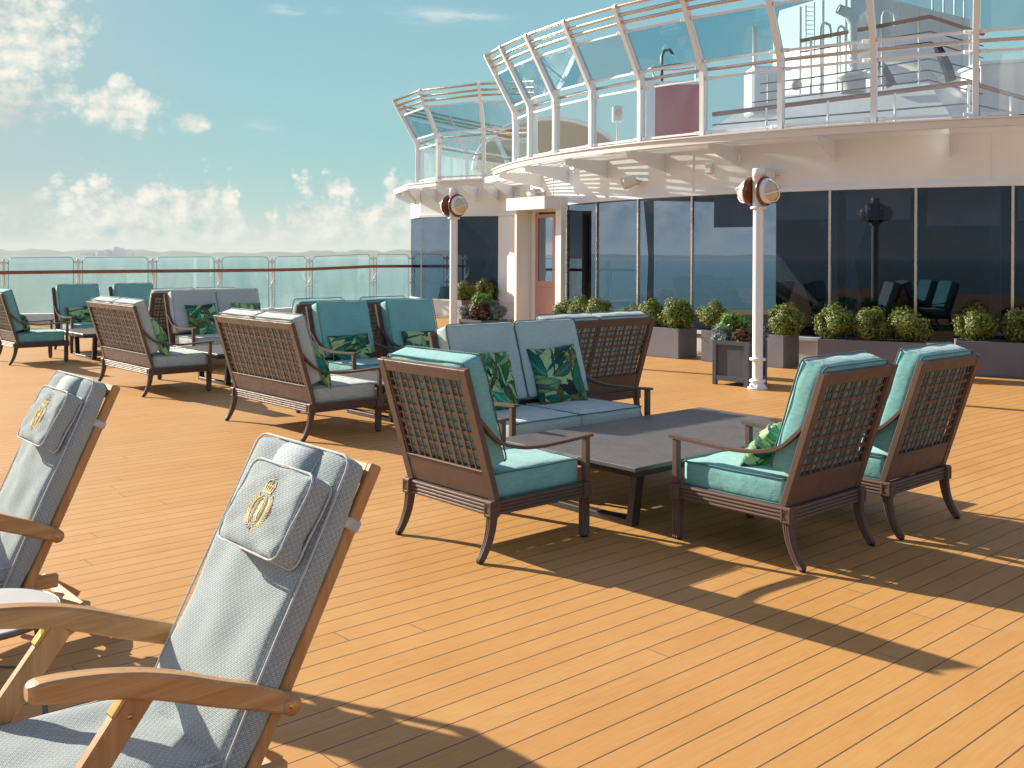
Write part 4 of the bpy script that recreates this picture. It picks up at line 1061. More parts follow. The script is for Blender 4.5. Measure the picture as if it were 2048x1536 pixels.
    for i, p in enumerate(fine):
        if i: acc += (fine[i]-fine[i-1]).length
        uv += [(-.09, acc), (.09, acc), (.09, acc), (-.09, acc)]
    bd.uv = uv; bd.build('pillow_band', 'deck_weave', hp)
    return T

def round_table():
    T = thing('side_table', 'small round grey side table on thin dark legs between the two teak deck chairs', 'table', (-1.60, 3.22, 0))
    mb = MB(); mb.lathe([(0, .428), (.235, .428), (.243, .434), (.243, .446), (.236, .450), (0, .450)], n=64, smooth=False); mb.build('table_top', 'table_top_grey', T)
    mb = MB(); mb.lathe([(.2445, .431), (.2475, .433), (.2475, .447), (.2445, .449), (.2440, .44), (.2445, .431)], n=64); mb.build('rim', 'dark_steel', T)
    for k in range(3):
        a = R_(20+120*k); mb = MB(); mb.tube([(.17*math.cos(a), .17*math.sin(a), .428), (.21*math.cos(a), .21*math.sin(a), .006)], .009, 8); mb.build('leg', 'dark_steel', T)
    mb = MB(); mb.tube([(.19*math.cos(t), .19*math.sin(t), .20) for t in (6.2832*k/40 for k in range(40))], .006, 6, closed=True); mb.build('ring', 'dark_steel', T)
# ------------------------------------------------------------------ lamp posts
def lamp_post(label, loc):
    T = thing('lamp_post', label, 'lamp post', loc, 0, 'white deck lamp posts'); rt = R_(22.5)
    oct_ = lambda r, z: [(r*math.cos(rt*.4+2*rt*k), r*math.sin(rt*.4+2*rt*k), z) for k in range(8)]
    mb = MB(); mb.lathe([(.062, .03), (.062, 2.20)], n=24); mb.lathe([(.072, 2.2), (.072, 2.56), (.075, 2.562), (.075, 2.648), (.068, 2.66), (0, 2.66)], n=28)
    for z, r, h in ((.10, .098, .035), (.36, .098, .035), (2.185, .098, .03)): mb.lathe([(.05, z-h/2), (r-.008, z-h/2), (r, z-h/4), (r, z+h/4), (r-.008, z+h/2), (.05, z+h/2)], n=28)
    mb.lathe([(.085, .02), (.085, .045), (.066, .10)], n=28)
    for k in range(6): a = R_(60*k+15); mb.lathe([(.018, .02), (.018, .05), (.012, .058), (0, .06)], (.088*math.cos(a), .088*math.sin(a), 0), n=8)
    mb.build('post', 'white_paint', T)
    mb = MB(); mb.lathe([(0, 0), (.118, 0), (.118, .022), (0, .022)], n=32); mb.build('base_plate', 'cream_paint', T)
    for sg in (1, -1):
        ax = Vector((.62, -.785, 0))*sg; c = Vector((0, 0, 2.385))+ax*.085
        mb = MB(); mb.lathe([(.0, -.012), (.165, -.012), (.178, 0), (.178, .022), (.165, .034), (.0, .034)], c, ax, 40); lm = mb.build('lamp_backplate', 'lamp_red', T)
        mb = MB(); mb.lathe([(.150, .030), (.152, .06), (.142, .085), (.120, .098), (.118, .085)], c, ax, 40)
        x = ax.orthogonal().normalized(); x = Vector((0, 0, 1)).cross(ax).normalized(); y = Vector((0, 0, 1))
        for d in (x, y*.0+Vector((0, 0, 1))):
            pass
        for ang in (20, 110):
            d = x*math.cos(R_(ang))+y*math.sin(R_(ang))
            mb.tube([c+ax*(.09+.115*math.cos(R_(t)))+d*(.138*math.sin(R_(t))) for t in range(-90, 91, 12)], .0095, 8)
        mb.lathe([(0, .225), (.016, .22), (.018, .20), (.012, .19)], c, ax, 14)
        mb.build('lamp_cage', 'white_paint', lm)
        mb = MB(); mb.lathe([(.125, .085), (.120, .115), (.104, .148), (.075, .176), (.04, .190), (0, .194)], c, ax, 32); mb.build('lamp_glass', 'frosted', lm)
    return T
# ------------------------------------------------------------------ planting
def leaf_mesh(name, mat, rad, n, leaf, seed, flat=.85, clumps=26, shell=.55):
    """many small leaves spread through a lumpy crown"""
    rnd = random.Random(seed); mb = MB(); cl = []
    for k in range(clumps):
        u = Vector((rnd.gauss(0, 1), rnd.gauss(0, 1), rnd.gauss(0, 1)*.9+.15)).normalized(); rr = rnd.uniform(.55, 1.0)
        cl.append((Vector((u.x*rad*rr*.72, u.y*rad*rr*.72, u.z*rad*rr*.72*flat)), rad*rnd.uniform(.26, .42)))
    for k in range(n):
        c, r = cl[k % clumps]; d = Vector((rnd.gauss(0, 1), rnd.gauss(0, 1), rnd.gauss(0, 1))).normalized(); p = c+d*r*(rnd.random()**(1-shell))
        if p.z < -rad*flat*.95: continue
        nrm = (d+p.normalized()*.6+Vector((rnd.uniform(-1, 1), rnd.uniform(-1, 1), rnd.uniform(-.3, 1)))*.7).normalized()
        t = nrm.orthogonal().normalized(); t = (Matrix.Rotation(rnd.uniform(0, 6.28), 3, nrm) @ t); b = nrm.cross(t); l = leaf*rnd.uniform(.7, 1.3); w = l*.52
        mb.add([p, p+t*l*.35+b*w*.5+nrm*l*.06, p+t*l, p+t*l*.35-b*w*.5+nrm*l*.06], [(0, 1, 2, 3)])
    return mb
def make_bush(label, mat, rad, n, leaf, seed, name='boxwood_bush', cat='bush', group='clipped box bushes along the windows', flat=.9):
    T = thing(name, label, cat, (0, 0, 0), 0, group)
    mb = leaf_mesh('foliage', mat, rad, n, leaf, seed, flat, 44, .62); mb.v = [(p[0], p[1], p[2]+rad*flat*.86) for p in mb.v]; mb.build('foliage', mat, T)
    rnd = random.Random(seed); mb = MB()
    for k in range(7):
        a = rnd.uniform(0, 6.28); mb.tube([(rnd.uniform(-.02, .02), rnd.uniform(-.02, .02), -.02), (rad*.25*math.cos(a), rad*.25*math.sin(a), rad*.5), (rad*.6*math.cos(a), rad*.6*math.sin(a), rad*flat*rnd.uniform(.9, 1.3))], .007, 5)
    mb.build('stem', 'soil', T)
    return T
def planter_box(label, a, b, depth, h=.47, mat='planter_grey'):
    """a, b: plan points of the front bottom edge, left to right"""
    a, b = Vector((a[0], a[1], 0)), Vector((b[0], b[1], 0)); d = (b-a); L_ = d.length; d.normalize(); back = Vector((-d.y, d.x, 0)); c = (a+b)/2+back*depth/2
    T = thing('planter', label, 'planter', c, math.atan2(d.y, d.x), 'long grey planters under the windows'); t = .03; z = h/2
    mb = MB()
    for y, s in ((-depth/2+t/2, 1), (depth/2-t/2, 1)): mb.box((0, y, z+.002), (L_, t, h-.004), None, .004)
    for x in (-L_/2+t/2, L_/2-t/2): mb.box((x, 0, z+.001), (t, depth-2*t-.002, h-.006), None, .003)
    mb.box((0, 0, .02), (L_-2*t-.004, depth-2*t-.004, .03)); mb.build('box', mat, T)
    mb = MB(); n = 16; V = []; rnd = random.Random(2)
    for i in range(n+1):
        for j in range(5): V.append(((-.5+i/n)*(L_-2*t-.004), (-.5+j/4)*(depth-2*t-.004), h-.05+rnd.uniform(-.012, .012)))
    mb.add(V, [(i*5+j, (i+1)*5+j, (i+1)*5+j+1, i*5+j+1) for i in range(n) for j in range(4)], True); mb.build('soil', 'soil', T)
    return T
def panel_pot(label, n, ang, w, h=.51):
    """square panelled pot on feet; n = nearest bottom corner, ang = direction of its right-hand face"""
    T = thing('plant_pot', label, 'planter', (n[0], n[1], 0), 0); 
    ex = Vector((math.cos(ang), math.sin(ang), 0)); ey = Vector((-ex.y, ex.x, 0)); c = (ex+ey)*w/2; M = Matrix((ex, ey, Vector((0, 0, 1)))).transposed()
    mb = MB(); q = w/2
    mb.box(c+Vector((0, 0, .06+(h-.06)/2)), (w-.05, w-.05, h-.07), M)
    for sx in (-1, 1):
        for sy in (-1, 1): mb.box(c+ex*sx*(q-.026)+ey*sy*(q-.026)+Vector((0, 0, h/2)), (.052, .052, h-.004), M, .003)
    for s in (-1, 1):
        for z, hh in ((h-.028, .052), (.085, .06)):
            mb.box(c+ex*s*(q-.016)+Vector((0, 0, z)), (.028, w-.106, hh), M, .002); mb.box(c+ey*s*(q-.016)+Vector((0, 0, z)), (w-.106, .028, hh), M, .002)
    mb.build('box', 'pot_blue', T)
    mb = MB(); mb.box(c+Vector((0, 0, h-.03)), (w-.056, w-.056, .02), M); mb.build('soil', 'soil', T)
    return T, c
def flower(label, mat, p, rad, n, leaf, seed, flat=.85, name='potted_plant'):
    T = thing(name, label, 'plant', p); mb = leaf_mesh('foliage', mat, rad, n, leaf, seed, flat, 16); mb.v = [(a[0], a[1], a[2]+rad*flat*.8) for a in mb.v]; mb.build('foliage', mat, T)
    mb = MB()
    for k in range(5): a = 1.26*k; mb.tube([(0, 0, -.03), (rad*.5*math.cos(a), rad*.5*math.sin(a), rad*flat)], .006, 5)
    mb.build('stem', 'soil', T); return T
# ------------------------------------------------------------------ fittings on the upper deck
def build_upper():
    up = 3.41
    # red locker with a white post and hose hoop
    T = thing('locker', 'dark red locker with a white frame and a steel hoop on its roof', 'locker', (3.75, 19.6, up))
    mb = MB(); mb.box((.03, 0, .76), (.86, .45, 1.45), None, .015); mb.build('body', 'red_box', T)
    mb = MB(); mb.box((-.50, -.02, .80), (.20, .5, 1.56), None, .02); mb.box((.50, -.1, .78), (.06, .3, 1.52)); mb.box((0, 0, 1.52), (.9, .46, .06)); mb.build('frame', 'white_paint', T)
    mb = MB(); mb.tube([(.05+.55*math.cos(t), .30*math.sin(t), 1.86+.05*math.cos(t)) for t in (6.2832*k/40 for k in range(40))], .02, 8, closed=True)
    for x in (-.42, .40): mb.tube([(x, -.15, 1.55), (x, -.15, 1.86)], .018, 8)
    mb.build('hoop', 'steel', T)
    mb = MB(); mb.tube([(-.25, -.1, 1.55), (-.25, -.1, 2.05), (-.20, -.1, 2.16), (-.10, -.1, 2.18), (-.03, -.1, 2.08)], .03, 8); mb.build('hose', 'dark_steel', T)
    T = thing('floodlight', 'square floodlight on a bracket beside the red locker', 'lamp', (2.62, 19.3, up+.75))
    mb = MB(); mb.box((0, 0, .15), (.20, .16, .30), None, .02); mb.build('housing', 'grey_white', T)
    mb = MB(); mb.lathe([(0, .0), (.07, .0), (.06, .02), (0, .03)], (.02, -.083, .17), (0, -1, 0), 20); mb.build('lens', 'frosted', T)
    mb = MB(); mb.tube([(0, 0, .02), (0, 0, -.73)], .02, 8); mb.build('bracket', 'grey_white', T)
    # funnel casing and its sloping skirt
    T = thing('funnel_casing', 'tall pale grey funnel casing rising at the top right behind the railings', 'ship structure', (8.0, 24.0, up))
    def Q(px, py, Y): p = at(px, py, Y); return (p.x-8.0, p.y-24.0, p.z-up)
    mb = MB(); e0, e1, e2 = Q(1558, 260, 25.2), Q(1700, 260, 23.2), Q(1940, 40, 26.0); zt_ = Q(1940, 38, 26.0)[2]
    mb.prism([(e0[0], e0[1], 0), (e1[0], e1[1], 0), (e2[0], e2[1], 0), (e2[0]-2, e2[1]+4, 0), (e0[0]+1, e0[1]+4, 0)], (0, 0, zt_))
    mb.build('casing', 'grey_white', T)
    mb = MB()
    def down(t, b, k=2.4): t, b = Vector(t), Vector(b); return tuple(t+(b-t)*k)
    t0, t1, t2 = Q(1515, 196, 22.8), Q(1858, 165, 20.8), Q(1966, 190, 23.4)
    b0, b1, b2 = down(t0, Q(1425, 256, 22.2)), down(t1, Q(1904, 236, 20.3)), down(t2, Q(2040, 240, 22.8))
    t3, b3 = (t0[0]+1, t0[1]+5, t0[2]), (b0[0]-.5, b0[1]+6, b0[2])
    mb.add([t0, t1, t2, t3, b0, b1, b2, b3], [(0, 4, 5, 1), (1, 5, 6, 2), (2, 6, 7, 3), (3, 7, 4, 0), (0, 1, 2, 3)])
    mb.build('skirt', 'white_paint', T)
    mb = MB()
    for px in (1612, 1629): p0, p1 = Q(px, 10 if px < 1620 else 4, 22.4), Q(px, 120, 22.4); mb.tube([p0, (p0[0], p0[1], p1[2])], .016, 8)
    for py in range(14, 122, 9): mb.tube([Q(1612, py, 22.4), Q(1629, py, 22.4)], .009, 6)
    mb.build('ladder', 'white_paint', T)
    mb = MB(); E0, E1, E2 = Vector(e0), Vector(e1), Vector(e2)
    for a_, b_, fs in ((E0, E1, (.30, .62, .93)), (E1, E2, (.18, .36, .55, .74, .93))):
        n_ = Vector(((b_-a_).y, -(b_-a_).x, 0)).normalized()
        for f_ in fs: p_ = a_.lerp(b_, f_)+n_*.012; mb.bar((p_.x, p_.y, .2), (p_.x, p_.y, zt_-.05), .05, .024, n_)
    mb.build('stiffener', 'grey_white', T)
    mb = MB()
    for f_ in (.70, .80, .90, .99): p_ = E1.lerp(E2, f_)+Vector((0, .25, 0)); mb.tube([(p_.x, p_.y, zt_), (p_.x, p_.y, zt_+1.1)], .03, 8)
    for h_ in (.55, 1.1): p_, q_ = E1.lerp(E2, .70)+Vector((0, .25, 0)), E1.lerp(E2, .99)+Vector((0, .25, 0)); mb.tube([(p_.x, p_.y, zt_+h_), (q_.x, q_.y, zt_+h_)], .022, 8)
    mb.build('roof_rail', 'white_paint', T)
    mb = MB(); lt = Q(1592, 171, 21.6); mb.lathe([(.0, 0), (.11, 0), (.12, .05), (.10, .14), (0, .15)], lt, (-.2, -1, .1), 20); mb.build('round_lamp', 'frosted', T)
    mb = MB(); p_ = Q(1508, 140, 21.4); mb.tube([p_, Q(1508, 52, 21.4)], .03, 8); mb.tube([Q(1513, 150, 21.4), Q(1513, 50, 21.4)], .018, 8); mb.build('mast', 'grey_white', T)
    mb = MB(); mb.box(Q(1525, 185, 21.2), (.62, .7, 1.0), None, .05); mb.build('side_box', 'white_paint', T)
    # pipes
    T = thing('vent_pipe', 'white gooseneck vent pipe standing on a drum in front of the funnel casing', 'vent', at(1706, 180, 20.6))
    b = at(1706, 180, 20.6); L_ = lambda px, py: tuple(at(px, py, 20.6)-b)
    mb = MB(); mb.tube([L_(1706, 165), L_(1706, 50), L_(1704, 36), L_(1697, 26), L_(1678, 18)], .10, 16, radii=[.085, .085, .12, .115, .095]); mb.build('pipe', 'grey_white', T)
    mb = MB(); mb.lathe([(.25, -.05), (.25, .22), (.33, .24), (.33, .30), (.25, .34), (.1, .36)], n=24); mb.build('drum', 'grey_white', T)
    mb = MB(); mb.lathe([(.07, 0), (.095, -.005), (.098, .02)], L_(1678, 18), Vector(L_(1678, 18))-Vector(L_(1697, 26)), 16); mb.build('mouth', 'dark_steel', T)
    for k, (pxs, lab) in enumerate((((1641, 1661), 'left bent white air pipe beside the gooseneck vent'), ((1674, 1690), 'short bent white air pipe behind the gooseneck vent'), ((1765, 1790), 'tall bent beige air pipe to the right of the gooseneck vent'))):
        T = thing('air_pipe', lab, 'vent', at(pxs[0], 180, 21.2)); b = at(pxs[0], 180, 21.2); top = (46, 52, 22)[k]
        mb = MB(); L_ = lambda px, py: tuple(at(px, py, 21.2)-b); m = (pxs[0]+pxs[1])/2
        mb.tube([L_(pxs[0], 180), L_(pxs[0], top+12), L_(pxs[0]+3, top+3), L_(m, top), L_(pxs[1]-2, top+4), L_(pxs[1], top+14), L_(pxs[1], top+30)], .030, 10); mb.build('pipe', 'white_paint', T)
    # teak topped guard rails
    def guard(label, rails, posts, Y, cap):
        b = at(*rails[0][0], Y[0]); T = thing('guard_rail', label, 'railing', b)
        for i, pl in enumerate(rails):
            mb = MB(); mb.tube([tuple(at(p[0], p[1], y)-b) for p, y in zip(pl, Y)], .042 if i == 0 and cap else .014, 8, smooth=True); mb.build('handrail' if i == 0 else 'wire', 'red_teak' if i == 0 and cap else 'dark_steel', T)
        for (px, t_, u_, y) in posts:
            mb = MB(); mb.tube([tuple(at(px, t_, y)-b), tuple(at(px, u_, y)-b)], .022, 8); mb.build('post', 'grey_white', T)
    guard('upper teak capped guard rail in front of the funnel casing', [[(1600, 82), (1860, 33), (1966, 68)], [(1600, 104), (1860, 63), (1966, 92)], [(1600, 118), (1860, 84), (1966, 116)]], [(1622, 78, 190, 20.9), (1680, 67, 180, 20.8), (1764, 52, 172, 20.6), (1838, 40, 168, 20.4), (1940, 62, 170, 21.5)], (21, 20.3, 22), True)
    guard('middle wire guard rail above the sloping skirt of the funnel casing', [[(1505, 205), (1620, 190), (1858, 160), (1966, 188)], [(1520, 168), (1625, 155), (1858, 118), (1960, 140)], [(1520, 186), (1625, 172), (1858, 140), (1960, 165)]], [(1536, 150, 206, 20.6), (1643, 135, 192, 20.4), (1838, 112, 164, 19.6), (1958, 136, 190, 21)], (20.6, 20.4, 19.6, 21), False)
    guard('lower teak capped guard rail just behind the windscreen panes', [[(1425, 229), (1938, 165), (2060, 200)], [(1425, 250), (1938, 207), (2060, 232)]], [(1533, 216, 262, 18.0), (1656, 202, 258, 17.6), (1790, 186, 246, 17.2), (1937, 168, 238, 16.8), (2022, 192, 236, 17.6)], (18.4, 16.8, 18.2), True)
    for lab, p in (('left dark curved davit arm behind the guard rails', [(1752, 118), (1764, 134), (1774, 152), (1784, 172)]), ('right dark curved davit arm behind the guard rails', [(1874, 92), (1884, 112), (1894, 134), (1903, 162)])):
        b = at(*p[-1], 20.9); T = thing('davit_arm', lab, 'davit', b); mb = MB(); mb.ribbon([tuple(at(*q, 20.9)-b) for q in p], .16, [.10, .13, .15, .16], (0, 1, 0)); mb.build('arm', 'navy', T)
        mb = MB(); mb.lathe([(0, -.10), (.03, -.10), (.03, .10), (0, .10)], tuple(at(*p[1], 20.9)-b), (0, 1, 0), 12); mb.build('pivot', 'grey_white', T)
    b = at(1800, 168, 21.8); T = thing('vent_hood', 'pale ribbed ventilation hood between the davit arms', 'vent', b)
    mb = MB(); V = []; n = 24
    for i in range(n+1):
        t = i/n; 
        for s in (0, 1): V.append(((-.75+1.5*t), -.25+.6*s, .50*math.sin(math.pi*min(1, .15+t*.85))**.7+.02*math.sin(i*3.14)))
    mb.add(V, [(i*2, i*2+2, i*2+3, i*2+1) for i in range(n)], True); mb.box((0, .05, .0), (1.45, .5, .5))
    mb.build('hood', 'grey_white', T)
    # plain grey deckhouse at the far right
    T = thing('upper_deckhouse', 'plain grey box-shaped upper deckhouse at the far right behind the railings', 'ship structure', (11.6, 22.5, up))
    mb = MB(); a = at(1962, 130, 21); mb.prism([(a.x-11.6, a.y-22.5, 0), (16-11.6, 18.6-22.5, 0), (16-11.6, 26-22.5, 0), (a.x-11.6, a.y+3-22.5, 0)], (0, 0, a.z-up)); mb.build('wall', 'grey_white', T)
    mb = MB(); mb.prism([(a.x-11.65, a.y-.06-22.5, a.z-up+.002), (16-11.6, 18.5-22.5, a.z-up+.002), (16-11.6, 26-22.5, a.z-up+.002), (a.x-11.65, a.y+3-22.5, a.z-up+.002)], (0, 0, .06)); mb.build('roof', 'white_paint', T)
    # rounded tan awning beyond the wing
    b = Vector((1.5, 31.0, up)); T = thing('awning', 'rounded tan canopy with a grey rim on the upper deck beyond the wing', 'awning', b)
    mb = MB(); V = []; n, m = 28, 14; c = at(1100, 300, 31); R1 = 2.3
    for j in range(m+1):
        ph = R_(90*j/m)
        for i in range(n+1):
            th = R_(180*i/n); V.append((c.x-1.5-R1*math.cos(th)*math.cos(ph*.92), 2.2*math.sin(ph), R1*.68*math.sin(th)*math.cos(ph*.92)+.25+.55))
    mb.add(V, [(j*(n+1)+i, j*(n+1)+i+1, (j+1)*(n+1)+i+1, (j+1)*(n+1)+i) for j in range(m) for i in range(n)], True); mb.build('canopy_shell', 'tan_awning', T)
    mb = MB(); mb.tube([(c.x-1.5-R1*1.02*math.cos(R_(180*i/n)), 0, R1*.70*math.sin(R_(180*i/n))+.8) for i in range(n+1)], .07, 8); mb.build('rim', 'grey_white', T)
    mb = MB()
    for s in (-1, 1): mb.tube([(c.x-1.5+s*R1, 0, .8), (c.x-1.5+s*R1, 0, 0)], .06, 8)
    mb.build('leg', 'grey_white', T)
HAZE = 5.5e-5
# ------------------------------------------------------------------ build and place
build_setting(); build_deckhouse(); build_wing(); build_screens(); build_rail(); build_upper()
speaker(1063, 388, -168.5, 'left cream wall speaker above the door canopy', R_(-60))
speaker(1252, 364, -146.6, 'middle cream wall speaker above the second window', R_(-28))
speaker(1545, 352, -131.0, 'right cream wall speaker half hidden behind the tall lamp post', R_(-20))
lp = lamp_post('tall white lamp post in front of the square blue pot, two round lamps on top', (3.356, 12.16, 0))
dup(lp, (at(908, 400, 16.07).x, 16.07, 0), 0, 'farther white lamp post near the end of the glass railing')

H1, H2, H3 = R_(-49.2), R_(-139.2), R_(40.8)      # rz of seats facing along the planks, towards the camera, away
gc, gs = 'teal armchairs on the deck', 'two-seat sofas on the deck'
A = make_seat('armchair', 'nearest teal armchair seen from behind, at the left end of the big low table', 'armchair', 'fabric_teal', 'piping_dark', gc)
def place(o, x, y, rz): o.location = (x, y, 0); o.rotation_euler = (0, 0, rz); return o
place(A, -.185, 5.529, H1)
chairs = [
 ('armchair right of the big low table, leaf pillow slumped on its teal seat', 1.876, 5.39, R_(41.3)),
 ('rightmost teal armchair of the group, its back turned to the camera', 2.626, 5.98, R_(41.0)),
 ('left of the two teal armchairs facing the camera behind the grey sofa', -1.515, 11.24, H2),
 ('right of the two teal armchairs facing the camera, beside the aqua sofa', -.808, 11.793, H2),
 ('teal armchair turned to the sea behind the left armchair of the middle pair', -1.923, 11.951, H3),
 ('teal armchair turned to the sea behind the right armchair of the middle pair', -1.22, 12.52, H3),
 ('far teal armchair facing the camera beside the railing, with a leaf pillow', -6.72, 16.88, H2),
 ('farthest teal armchair right of the one by the railing, partly behind the far sofa', -6.00, 17.50, H2),
 ('teal armchair cut by the left edge of the picture, seen from its side', -6.872, 14.64, H1)]
CH = []
for lb, x, y, rz in chairs: CH.append(dup(A, (x, y, 0), rz, lb))
S = make_seat('sofa', 'grey two-seat sofa seen from behind, left of the nearest armchair', 'sofa', 'fabric_mist', 'piping_mist', gs)
place(S, -1.921, 9.165, H1)
dup(S, (-4.157, 11.789, 0), H1, 'grey two-seat sofa seen from behind, farther left past the deck chair pillow')
dup(S, (-3.845, 14.72, 0), H2, 'grey two-seat sofa facing the camera near the railing with two leaf pillows')
dup(S, (-4.35, 15.30, 0), H3, 'grey sofa turned to the sea behind the one with two leaf pillows')
S1 = make_seat('sofa', 'aqua two-seat sofa facing the camera with two square leaf pillows', 'sofa', 'fabric_aqua', 'piping_dark', gs)
place(S1, .285, 7.89, R_(-140))
dup(S1, (.995, 9.25, 0), R_(39.8), 'aqua two-seat sofa turned away towards the planters, its brown lattice back showing')

# low tables, one in each group; local y runs along the planks
ax, wx = Vector((math.sin(HD), math.cos(HD), 0)), Vector((-math.cos(HD), math.sin(HD), 0))
def table_at(near, L_, W_, lab):
    c = Vector((near[0], near[1], 0))+ax*L_/2+wx*W_/2; make_table(L_, W_, lab, c, -HD)
table_at((.876, 5.64), 2.15, 1.18, 'big dark low table between the nearest armchairs and the aqua sofa')
def near_of(x, y): return (x+ax.x*.89-wx.x*.58, y+ax.y*.89-wx.y*.58)
table_at(near_of(-1.921, 9.165), 1.5, 1.18, 'dark low table in front of the grey sofa behind the nearest armchair')
table_at(near_of(-4.157, 11.789), 1.5, 1.18, 'dark low table between the two grey sofas on the left')
table_at(near_of(-6.872, 14.64), 1.5, 1.18, 'dark low table beside the armchair at the left edge of the picture')

# loose leaf-print pillows
PIL = {}
def pillow(kind, seed, lab, seat, x, y, z, tilt, yaw=0., roll=0.):
    w, h, t = (.47, .47, .15) if kind == 'square' else (.52, .30, .14)
    if (kind, seed) in PIL: o = PIL[(kind, seed)].copy(); scene.collection.objects.link(o)
    else: o = pillow_obj('pillow', w, h, t, seed); PIL[(kind, seed)] = o
    tag(o, lab, 'pillow', 'leaf printed pillows')
    M = Matrix.Translation(seat.location) @ Matrix.Rotation(seat.rotation_euler.z, 4, 'Z') @ Matrix.Translation((x, y, z)) @ Matrix.Rotation(yaw, 4, 'Z') @ Matrix.Rotation(tilt, 4, 'X') @ Matrix.Rotation(roll, 4, 'Y')
    o.matrix_world = M; return o
zs = .448
def back_pillow(kind, seed, lab, seat, x, roll=0., yaw=0., lift=0., fwd=0., more=0.):
    h = .47 if kind == 'square' else .30; t = .13
    s = .15+h/2; c = bk(x, s, .178+t/2)
    tl = ALPHA+R_(3)+R_(more); zz = zs+h/2*math.cos(tl)-.012+lift
    pillow(kind, seed, lab, seat, x, c.y+.01+fwd, zz, tl, yaw, roll)
back_pillow('square', 11, 'square leaf pillow on the aqua sofa, fully visible beside the lattice back', S1, -.30, R_(3), R_(-8))
back_pillow('square', 12, 'square leaf pillow on the aqua sofa, half hidden behind the nearest armchair', S1, .38, R_(-4), R_(6))
sofas = [o for o in scene.objects if o.name.startswith('sofa') and o.parent is None]
def near_obj(lst, x, y): return min(lst, key=lambda o: (o.location.x-x)**2+(o.location.y-y)**2)
back_pillow('square', 13, 'square leaf pillow at the right end of the grey sofa behind the nearest armchair', S, .43, R_(4), R_(-24), 0, .07, 6)
S3 = near_obj(sofas, -4.157, 11.789); GS = near_obj(sofas, -3.845, 14.72)
back_pillow('square', 14, 'square leaf pillow at the right end of the far left grey sofa', S3, .43, R_(-3), R_(-24), 0, .07, 6)
back_pillow('square', 15, 'left of the two square leaf pillows on the far grey sofa by the railing', GS, .28, R_(2), 0)
back_pillow('square', 13, 'right of the two square leaf pillows on the far grey sofa by the railing', GS, -.42, R_(-3), 0)
back_pillow('lumbar', 21, 'oblong leaf pillow on the left armchair of the middle pair', CH[2], .02, R_(2))
back_pillow('lumbar', 22, 'oblong leaf pillow on the right armchair of the middle pair', CH[3], -.03, R_(-2))
back_pillow('lumbar', 22, 'oblong leaf pillow on the far armchair by the railing', CH[6], .0, R_(3))
back_pillow('lumbar', 23, 'oblong leaf pillow on the armchair cut by the left edge of the picture', CH[8], .04, R_(2))
pillow('lumbar', 24, 'oblong leaf pillow slumped on the seat of the armchair right of the big table', CH[0], .02, .335, zs+.108, R_(38), R_(6), R_(3))

# foreground deck chairs
make_lounger(27.5, 'nearest teak deck chair, its curved arm crossing the bottom left corner', (-.689, 2.762, 0), R_(-229.2))
make_lounger(24.5, 'farther teak deck chair, cut by the left edge of the picture', (-1.922, 4.282, 0), R_(-229.2))
round_table()

# planters and bushes
def bush_row(proto, pts, labs):
    for (p, s, rz), lb in zip(pts, labs):
        o = dup(proto, (p[0], p[1], .43), rz, lb); o.scale = (s, s, s)
B0 = make_bush('round box bush at the left end of the long planter behind the right armchairs', 'leaf_box', .31, 6500, .036, 1)
B1 = make_bush('', 'leaf_box', .31, 6500, .036, 2); B2 = make_bush('', 'leaf_box', .30, 6200, .036, 3)
front = pol(RW+1.05, -125)
def run(a0, a1, r): return pol(r, a0), pol(r, a1)
PLANTS = []
def planter_on(px0, px1, py0, py1, lab, depth=.45, Z=0.):
    a, b = gnd(px0, py0), gnd(px1, py1); planter_box(lab, (a.x, a.y), (b.x, b.y), depth); d = (b-a).normalized(); bk_ = Vector((-d.y, d.x, 0)); return a, b, d, bk_
def q(px, Y, z=.43): p = at(px, 510, Y); return (p.x, p.y)
a4, b4 = Vector((2.05, 16.75, 0)), gnd(1356.7, 718); planter_box('long grey planter with three box bushes behind the brown lattice sofa', (a4.x, a4.y), (b4.x, b4.y), .50)
a3, b3 = gnd(1402, 722), gnd(1566.6, 737); planter_box('grey planter half hidden behind the square blue pot and the lamp post', (a3.x, a3.y), (b3.x, b3.y), .46)
a2, b2 = Vector((gnd(1634, 678, .47).x, gnd(1634, 678, .47).y, 0)), Vector((gnd(1853, 686, .47).x, gnd(1853, 686, .47).y, 0)); planter_box('long grey planter with three box bushes behind the two right armchairs', (a2.x, a2.y), (b2.x, b2.y), .45)
a1 = gnd(1911, 681.5, .47); b1 = Vector((8.9, 12.62, 0)); a1.z = 0; planter_box('long grey planter running off the right edge of the picture', (a1.x, a1.y), (b1.x, b1.y), .45)
a5, b5 = Vector((1.30, 18.0, 0)), Vector((2.00, 17.15, 0)); planter_box('grey planter with box bushes right of the pink door', (a5.x, a5.y), (b5.x, b5.y), .42)
a6, b6 = Vector((-.45, 25.0, 0)), gnd(1030, 636); planter_box('far grey planter with box bushes under the wing window', (a6.x, a6.y), (b6.x, b6.y), .45)
def on(a, b, f, dep=.22):
    d = (b-a).normalized(); n_ = Vector((-d.y, d.x, 0)); p = a.lerp(b, f)+n_*dep; return p
place(B0, *on(a2, b2, .15)[:2], .3); B0.location.z = .43; B0.scale = (1.02,)*3
place(B1, *on(a2, b2, .5)[:2], 2.3); B1.location.z = .43; B1['label'] = 'middle box bush in the long planter behind the right armchairs'
place(B2, *on(a2, b2, .84)[:2], 4.3); B2.location.z = .43; B2['label'] = 'box bush at the right end of the long planter behind the right armchairs'; B2.scale = (1.08,)*3
